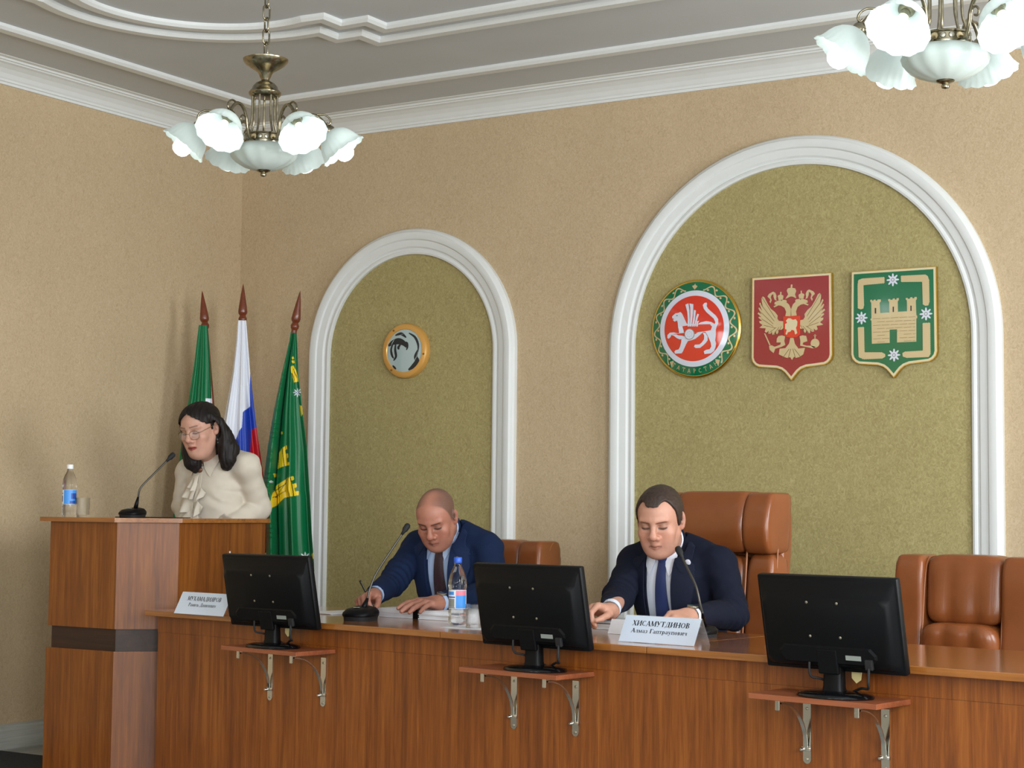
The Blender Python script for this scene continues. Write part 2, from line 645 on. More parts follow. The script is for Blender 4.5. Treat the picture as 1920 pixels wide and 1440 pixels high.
# arched niches: olive wallpaper field framed by a white moulding
def niche(n, cx, half, spring, width=.138):
    Yw = Y0
    def arch(r, up=0.0):
        pts = [(cx - r, 0.0), (cx - r, spring * .5)]
        pts += [(cx + r * math.cos(a), spring + r * math.sin(a)) for a in np.linspace(PI, 0, 49)]
        return pts + [(cx + r, spring * .5), (cx + r, 0.0)]
    inner = arch(half + .01)
    V, F = prism(inner, 0, .006)
    fld = struct('wall_niche_%d' % n, [(x, Yw - z, y) for x, y, z in V], [f for f in F], M['niche'])
    prof = [(0, .0), (0, .022), (.010, .026), (.020, .024), (.024, .020), (.032, .022), (.040, .030), (.058, .034), (.074, .036), (.080, .044), (.096, .050), (.116, .048), (.122, .040), (.130, .036), (.138, .024), (.138, 0)]
    rows = [arch(half + a) for a, h in prof]
    m, k = len(rows[0]), len(prof)
    V = [(rows[j][i][0], Yw - prof[j][1], rows[j][i][1]) for i in range(m) for j in range(k)]
    F = [(i * k + j, i * k + j + 1, (i + 1) * k + j + 1, (i + 1) * k + j) for i in range(m - 1) for j in range(k - 1)]
    struct('trim_%d' % (6 + n), V, F, M['plaster'], smooth=True, angle=28)


niche(1, -5.452, .540, 2.025)
niche(2, -3.229, .850, 1.990)
niche(3, -1.006, .540, 2.025)

# windows of the right and rear walls, behind and beside the camera: frame, sill, panes
def window(n, cx, cy, facing):
    w, h, z = 1.3, 1.7, 1.95
    def put(vf):
        if facing == 'x':
            return [(X1 - y, cy + x, zz) for x, y, zz in vf[0]], vf[1]
        return [(cx + x, Y1 + y, zz) for x, y, zz in vf[0]], vf[1]
    fr = []
    for a, b, c, d in ((-w / 2 - .08, -w / 2, z - h / 2 - .08, z + h / 2 + .08), (w / 2, w / 2 + .08, z - h / 2 - .08, z + h / 2 + .08), (-w / 2, w / 2, z + h / 2, z + h / 2 + .08), (-w / 2, w / 2, z - h / 2 - .08, z - h / 2)):
        fr.append(box(a, b, 0, .05, c, d))
    o = struct('window_%d' % n, *put(join(*fr)), M['plaster'])
    mesh_obj('window_sill', *put(box(-w / 2 - .12, w / 2 + .12, 0, .14, z - h / 2 - .12, z - h / 2 - .08)), M['plaster'], o)
    mesh_obj('window_pane', *put(box(-w / 2, w / 2, .004, .012, z - h / 2, z + h / 2)), M['outside'], o)


for i, yy in enumerate((5.6, 2.6, -.4, -3.4)):
    window(1 + i, 0, yy, 'x')
for i, xx in enumerate((-5.2, -2.6, 0.0)):
    window(5 + i, xx, 0, 'y')
# ================================================================= the long desk
TH = -8.70
TO = np.array([-3.2, 5.116, 0.0])
tu = np.array([math.cos(R(TH)), math.sin(R(TH)), 0])
tw = np.array([-math.sin(R(TH)), math.cos(R(TH)), 0])


def tl(u, w, z):
    return TO + tu * u + tw * w + np.array([0, 0, z])


desk = thing('presidium_desk', 'long brown veneered panel desk that two men in suits sit behind', 'desk', TO, R(TH))
tops = ((-1.972, -.30), (-.298, 0.60), (.602, 2.6))
for a, b in tops:
    mesh_obj('desk_top', *box(a, b, -.024, .74, .738, .76, .002), M['wood_top'], desk)
for a, b in ((-1.953, -.2585), (-.258, .7215), (.722, 2.585)):
    mesh_obj('front_panel', *box(a, b, .035, .053, 0.0, .6683), M['wood_front'], desk)
for a, b in ((-1.953, .1815), (.182, 2.585)):
    mesh_obj('apron', *box(a, b, .033, .053, .669, .738), M['wood_front'], desk)
for a in (-1.953, -.27, .72, 2.567):
    mesh_obj('side_panel', *box(a, a + .018, .053, .70, 0, .738), M['wood_front'], desk)


# ---- bracket shelves screwed to the front of the desk, one monitor on each
def bracket(u):
    """pressed steel: wall strip, arm, bowed brace, clamp and screws; local to the shelf"""
    parts = []
    # strip on the panel, round ended
    pts = [(-.0135, -.035), (.0135, -.035), (.0135, -.205)] + [(.0135 * math.cos(a), -.205 + .0135 * math.sin(a)) for a in np.linspace(0, -PI, 9)] + [(-.0135, -.205)]
    v, f = prism(pts, 0, .0035)
    strip = ([(x + u, -z, y) for x, y, z in v], f)
    v, f = prism([(-.0135, 0), (.0135, 0), (.0135, .155), (.007, .166), (-.007, .166), (-.0135, .155)], 0, .0035)
    arm = ([(x + u, -y, -.0185 + z - .0035) for x, y, z in v], f)
    # arm nose turned down
    nose = box(u - .008, u + .008, -.170, -.164, -.048, -.016, .002)
    # bowed brace from arm to strip
    n = 14
    V, F = [], []
    for i in range(n + 1):
        t = i / n * PI / 2
        y, z = -.156 + .150 * math.sin(t), -.026 - .148 * (1 - math.cos(t))
        for dx, dn in ((-.006, 0), (.006, 0), (.006, .004), (-.006, .004)):
            V.append((u + dx, y - dn * math.sin(t), z - dn * math.cos(t)))
    for i in range(n):
        for k in range(4):
            F.append((i * 4 + k, i * 4 + (k + 1) % 4, i * 4 + 4 + (k + 1) % 4, i * 4 + 4 + k))
    brace = (V, F)
    clamp = join(box(u - .016, u + .016, -.010, -.0005, -.181, -.168, .002), frame(closed_lathe([(.0065, 0), (.0065, .008), (.004, .011)], 10), [[1, 0, 0], [0, 0, -1], [0, 1, 0]], (u - .012, -.008, -.176)))
    screws = [frame(closed_lathe([(.0042, 0), (.0042, .002), (.002, .003)], 10), [[1, 0, 0], [0, 0, -1], [0, 1, 0]], (u, -.0035, z)) for z in (-.055, -.205)]
    return strip, arm, nose, brace, clamp, screws


shelf_at = ((-1.10, 'wooden monitor shelf on two steel brackets, nearest the podium', .150), (.135, 'wooden monitor shelf on two steel brackets, in the middle of the desk front', .135), (1.288, 'wooden monitor shelf on two steel brackets, nearest the empty chair', .131))
for uc, lab, bs in shelf_at:
    s = thing('bracket_shelf', lab, 'shelf', tl(uc, .035, .660), R(TH), 'monitor shelves on the desk front')
    mesh_obj('board', *box(-.212, .212, -.200, 0, -.016, 0, .0015), M['wood_shelf'], s)
    for k in (-1, 1):
        st, ar, no, br, cl, sw = bracket(k * bs)
        b = mesh_obj('bracket', *join(st, ar), M['steel'], s)
        mesh_obj('arm_nose', *no, M['steel'], b)
        mesh_obj('brace', *br, M['steel'], b, smooth=True, angle=40)
        mesh_obj('clamp', *cl, M['steel'], b, smooth=True, angle=40)
        for q in sw:
            mesh_obj('screw', *q, M['steel_matte'], b, smooth=True, angle=40)


def monitor(u, w, yaw, lab, tagged=False):
    t = thing('computer_monitor', lab, 'monitor', tl(u, w, .660), R(TH + yaw), 'monitors on the bracket shelves')
    # oval foot
    prof = [(.0, 0), (.118, 0), (.120, .004), (.116, .010), (.09, .016), (.05, .019), (0, .020)]
    v, f = lathe(prof, 40)
    mesh_obj('stand_foot', [(x, y * .72 + .01, z) for x, y, z in v], f, M['black_gloss'], t, smooth=True, angle=50)
    # neck: waisted column
    nk = []
    for z, hw, hd in ((.015, .034, .024), (.03, .031, .020), (.075, .030, .018), (.115, .031, .018), (.135, .034, .017)):
        nk.append((z, hw, hd))
    V, F = [], []
    for z, hw, hd in nk:
        for k in range(16):
            a = 2 * PI * k / 16
            cx, cy = math.cos(a), math.sin(a)
            V.append((hw * math.copysign(abs(cx) ** .45, cx), .005 + hd * math.copysign(abs(cy) ** .45, cy), z))
    for i in range(len(nk) - 1):
        for k in range(16):
            F.append((i * 16 + k, i * 16 + (k + 1) % 16, i * 16 + 16 + (k + 1) % 16, i * 16 + 16 + k))
    F.append(tuple(4 * 16 + k for k in range(16)))
    mesh_obj('stand_neck', V, F, M['black'], t, smooth=True, angle=50)
    # head: x across, y depth (-y is the back seen by the hall), z up; tilted so its top leans to the hall
    tilt = Matrix.Translation((0, .012, .075)) @ Matrix.Rotation(R(12), 4, 'X')
    Wd, H = .4650, .280
    def hd(vf):
        return xf(vf, tilt)
    fr = box(-Wd / 2, Wd / 2, -.004, .022, 0, H, .006)
    case = mesh_obj('case', *hd(fr), M['black'], t, smooth=True, angle=40)
    # stepped back shell
    def loft(rects):
        V, F = [], []
        for x0, x1, z0, z1, y, c in rects:
            V += [(x0 + c, y, z0), (x1 - c, y, z0), (x1, y, z0 + c), (x1, y, z1 - c), (x1 - c, y, z1), (x0 + c, y, z1), (x0, y, z1 - c), (x0, y, z0 + c)]
        for i in range(len(rects) - 1):
            for k in range(8):
                F.append((i * 8 + k, i * 8 + (k + 1) % 8, i * 8 + 8 + (k + 1) % 8, i * 8 + 8 + k))
        F.append(tuple((len(rects) - 1) * 8 + k for k in range(8)))
        return V, F
    sh = loft([(-.226, .226, .010, .272, -.002, .008), (-.220, .220, .014, .262, -.010, .012), (-.214, .214, .018, .236, -.018, .016), (-.206, .206, .022, .226, -.030, .02), (-.20, .20, .026, .218, -.034, .022)])
    mesh_obj('back_shell', *hd(sh), M['black'], t, smooth=True, angle=35)
    lower = loft([(-.165, .165, .030, .084, -.033, .02), (-.155, .155, .034, .078, -.0375, .018)])
    mesh_obj('connector_housing', *hd(lower), M['black'], t)
    mesh_obj('neck_socket', *hd(box(-.034, .034, -.040, -.026, .0, .074, .004)), M['black'], t)
    scr = []
    for x in (-.05, .05):
        for z in (.082 + .028, .182 + .028):
            scr.append(frame(closed_lathe([(.0042, 0), (.0042, .0015), (.002, .0025)], 10), [[1, 0, 0], [0, 0, -1], [0, 1, 0]], (x, -.0342, z)))
    for q in scr:
        mesh_obj('mount_screw', *hd(q), M['steel_matte'], t)
    mesh_obj('rating_label', *hd(box(.062, .112, -.0385, -.0378, .046, .060)), M['em_grey'], t)
    mesh_obj('screen', *hd(box(-.222, .222, .0222, .0232, .014, .266)), M['screen'], t)
    # signal plug and drooping cable
    pl = hd(box(.125, .150, -.046, -.034, .022, .052, .003))
    mesh_obj('plug', *pl, M['dark_rubber'], t)
    c = spline([(.137, -.036, .095), (.136, -.038, .05), (.120, -.012, .034), (.08, .02, .03), (.05, .04, .02), (.02, .045, .006)], 6)
    mesh_obj('cable', *tube(c, .0042, 8), M['dark_rubber'], t, smooth=True)
    c = spline([(-.06, -.034, .10), (-.058, -.03, .06), (-.04, .0, .05), (-.01, .03, .03), (.03, .045, .012)], 6)
    mesh_obj('cable', *tube(c, .0035, 8), M['dark_rubber'], t, smooth=True)
    if tagged:
        mesh_obj('cable_tag', *xf(prism([(-.016, .016), (.018, .018), (.016, -.010), (.002, -.020), (-.014, -.006)], 0, .002), Matrix.Translation((.058, .030, .062)) @ Matrix.Rotation(R(84), 4, 'X')), M['tag'], t)
    return t


M['tag'] = pbr('cream_tag', rgb(196, 180, 128), .6)
monitor(-1.111, -.088, 3, 'black flat monitor seen from behind, on the shelf nearest the podium', True)
monitor(.185, -.088, 0, 'black flat monitor seen from behind, between the two seated men')
monitor(1.318, -.088, -1, 'black flat monitor seen from behind, in front of the empty chair', True)

# ================================================================= the tribune (podium)
PC = np.array([-5.38, 5.45, 0])           # front corner towards the camera
pod = thing('tribune', 'tall brown veneered speaking tribune with a dark band, a woman standing behind it', 'lectern', PC)
fr_l = np.array([-.398, 0.0])
chm = np.array([.192, .176])
sid = np.array([.192, .745])


def podprism(pts, z0, z1):
    return prism([tuple(p) for p in pts], z0, z1)


def shell(off, z0, z1, th=.022):
    """front, chamfer and right side boards pushed out by off"""
    o = off
    k = o * math.tan(R(22.5))
    A, B, Cc, D = (fr_l[0] - o, -o), (k, -o), (chm[0] + o, chm[1] - k), (sid[0] + o, sid[1])
    q = th
    kk = (o - q) * math.tan(R(22.5))
    A2, B2, C2, D2 = (fr_l[0] - o, q - o), (kk, q - o), (chm[0] + o - q, chm[1] - kk), (sid[0] + o - q, sid[1])
    g = .0004
    front = podprism([A, B, B2, A2], z0, z1)
    cham = podprism([(B[0] + g, B[1] + g), Cc, C2, (B2[0] + g, B2[1] + g)], z0, z1)
    side = podprism([(Cc[0], Cc[1] + g), D, D2, (C2[0], C2[1] + g)], z0, z1)
    left = podprism([(fr_l[0] - o, q - o), (fr_l[0] - o + q, q - o), (fr_l[0] - o + q, sid[1]), (fr_l[0] - o, sid[1])], z0, z1)
    return front, cham, side, left


for z0, z1, off, mat, nm in ((.668, 1.120, .0, 'wood_podium', 'upper_panel'), (.574, .668, -.012, 'wood_band', 'dark_band'), (0, .574, .004, 'wood_podium', 'lower_panel')):
    for s in shell(off, z0, z1):
        mesh_obj(nm, *s, M[mat], pod)
ov = .028
kx = ov * math.tan(R(22.5))
slab = [(fr_l[0] - ov - .01, -ov), (kx, -ov), (chm[0] + ov, chm[1] - kx), (sid[0] + ov, sid[1]), (sid[0] - .10, sid[1]), (sid[0] - .10, .27), (fr_l[0] + .09, .27), (fr_l[0] + .09, sid[1]), (fr_l[0] - ov - .01, sid[1])]
mesh_obj('top_slab', *podprism(slab, 1.120, 1.1385), M['wood_top'], pod)
mesh_obj('sticker', *box(sid[0] - .0005, sid[0] + .0012, .50, .508, .985, .995), M['white_paper'], pod)
mesh_obj('reading_shelf', *box(fr_l[0] + .024, sid[0] - .024, .20, .40, 1.005, 1.023), M['wood_top'], pod)

# ================================================================= leather chairs
def chair(lab, pos, yaw, top, half, high, n_tuft):
    """tan leather chair; local -y is its front, pos is the point on the floor under the back"""
    t = thing('leather_armchair', lab, 'chair', (pos[0], pos[1], 0), yaw, None)
    sb = half - .115
    th = .13
    seat_z = .47
    recl = lambda z: .10 * (z - .5) * (z > .5)
    def lean(vf, dz=0):
        return [(x, y + recl(z + dz), z) for x, y, z in vf[0]], vf[1]
    def put(name, vf, mat='leather', parent=t):
        return mesh_obj(name, *lean(vf), M[mat], parent, smooth=True)
    tuft = lambda amp, k: (lambda x, y, z: [x, y - amp * abs(math.cos(k * x * PI)) * (1 if y < 0 else 0), z])
    if high:
        hz = top - .235
        def headshape(x, y, z):
            return [x, y - .035 * (1 - (2 * z / .25) ** 2) * (y < 0), z]
        put('headrest', mv(pad(2 * sb - .001, .15, .242, 12, 16, headshape), 0, -.012, top - .118))
        put('back_cushion', mv(pad(2 * sb - .02, .14, .235, 5, 14), 0, -.005, hz - .130))
        put('back_cushion', mv(pad(2 * sb - .02, .15, .26, 5, 14), 0, -.012, hz - .375))
        for s in (-1, 1):
            put('side_bolster', mv(pad(.118, .155, .240, 9, 14, headshape), s * (sb + .057), -.012, top - .122))
            put('side_bolster', mv(pad(.118, .135, hz - .50, 8, 12), s * (sb + .057), 0, (hz - .006 + .494) / 2))
    else:
        def tshape(x, y, z):
            k = max(0, .5 - (z + .17) / .34 * .5) if z > -.2 else 1
            g = abs(math.sin((x / (2 * sb) + .5) * PI * 3))
            return [x, y + (.024 * (1 - g) * k if y < 0 else 0), z]
        put('back_cushion', mv(pad(2 * sb - .004, .15, .262, 6, 18, tshape), 0, -.005, top - .131))
        def lshape(x, y, z):
            g = abs(math.sin((x / (2 * sb) + .5) * PI * 3))
            return [x, y - (.030 * max(0, (z + .02) / .12) + .010 * g if y < 0 else 0), z]
        put('back_cushion', mv(pad(2 * sb - .004, .16, .30, 5, 18, lshape), 0, -.01, top - .404))
        for s in (-1, 1):
            put('side_bolster', mv(pad(.120, .155, top - .46, 9, 16, lambda x, y, z: [x, y - .018 * math.sin(max(-1, min(1, z / .28)) * 1.6) ** 2 * (y < 0), z]), s * (sb + .058), -.004, (top + .452) / 2))
    # outer shell behind, with piping along its edge
    shell_v = pad(2 * half - .012, .075, top - .47, 10, 14)
    put('back_shell', mv(shell_v, 0, .055, (top + .44) / 2))
    for s in (-1, 1):
        x = s * sb
        put('seam_piping', tube(spline([(x, -.062, .50), (x, -.072, .70), (x, -.070, top - .22), (x, -.064, top - .07), (x, -.040, top - .018), (x, .010, top - .008)], 8), .0042, 8), 'piping')
        xe = s * (half - .004)
        put('edge_piping', tube(spline([(xe, -.020, .50), (xe, -.022, .75), (xe, -.026, top - .1), (xe, -.01, top - .03), (xe - s * .01, .03, top - .012)], 8), .0042, 8), 'piping')
        # armrest: padded rail on a bowed support
        put('armrest', mv(pad(.06, .36, .045, 5, 8), s * (half + .012), -.26, .66))
        arm = tube(spline([(s * (half + .01), -.40, .64), (s * (half + .012), -.42, .55), (s * (half - .02), -.34, .42), (s * (half - .08), -.25, .40)], 6), .016, 10)
        mesh_obj('arm_support', *arm, M['black'], t, smooth=True)
        arm = tube(spline([(s * (half + .01), -.12, .64), (s * (half + .008), -.09, .55), (s * (half - .03), -.12, .44)], 6), .014, 10)
        mesh_obj('arm_support', *arm, M['black'], t, smooth=True)
    mesh_obj('seat', *mv(pad(2 * half - .05, .52, .13, 5, 12), 0, -.29, seat_z - .065), M['leather'], t, smooth=True)
    mesh_obj('gas_column', *mv(closed_lathe([(.05, .0), (.05, .02), (.028, .03), (.028, .30)], 16), 0, -.27, .10), M['black'], t, smooth=True, angle=40)
    for k in range(5):
        a = R(72 * k + 18)
        leg = tube([(0, -.27, .125), (.16 * math.cos(a), -.27 + .16 * math.sin(a), .10), (.29 * math.cos(a), -.27 + .29 * math.sin(a), .07)], .02, 8, rs=[.028, .022, .016])
        lg = mesh_obj('leg', *leg, M['black'], t, smooth=True)
        c = frame(closed_lathe([(.029, -.012), (.030, 0), (.029, .012)], 14), [[-math.sin(a), 0, math.cos(a)], [math.cos(a), 0, math.sin(a)], [0, 1, 0]], (.29 * math.cos(a), -.27 + .29 * math.sin(a), .030))
        mesh_obj('castor', *c, M['dark_rubber'], lg, smooth=True, angle=40)
    return t


p2 = at(1340, 922, 6.98)
chair('tall tan leather armchair with a padded headrest, behind the man in the middle', p2, R(TH + 2), p2[2] + .0, .275, True, 0)
p3 = at(1812, 1040, 6.58)
chair('empty tan leather chair with a tufted back at the right end', p3, R(TH), p3[2], .275, False, 3)
p1 = at(926, 1011, 7.60)
chair('tan leather chair mostly hidden behind the shaven-headed man', p1, R(TH + 4), p1[2], .275, False, 3)
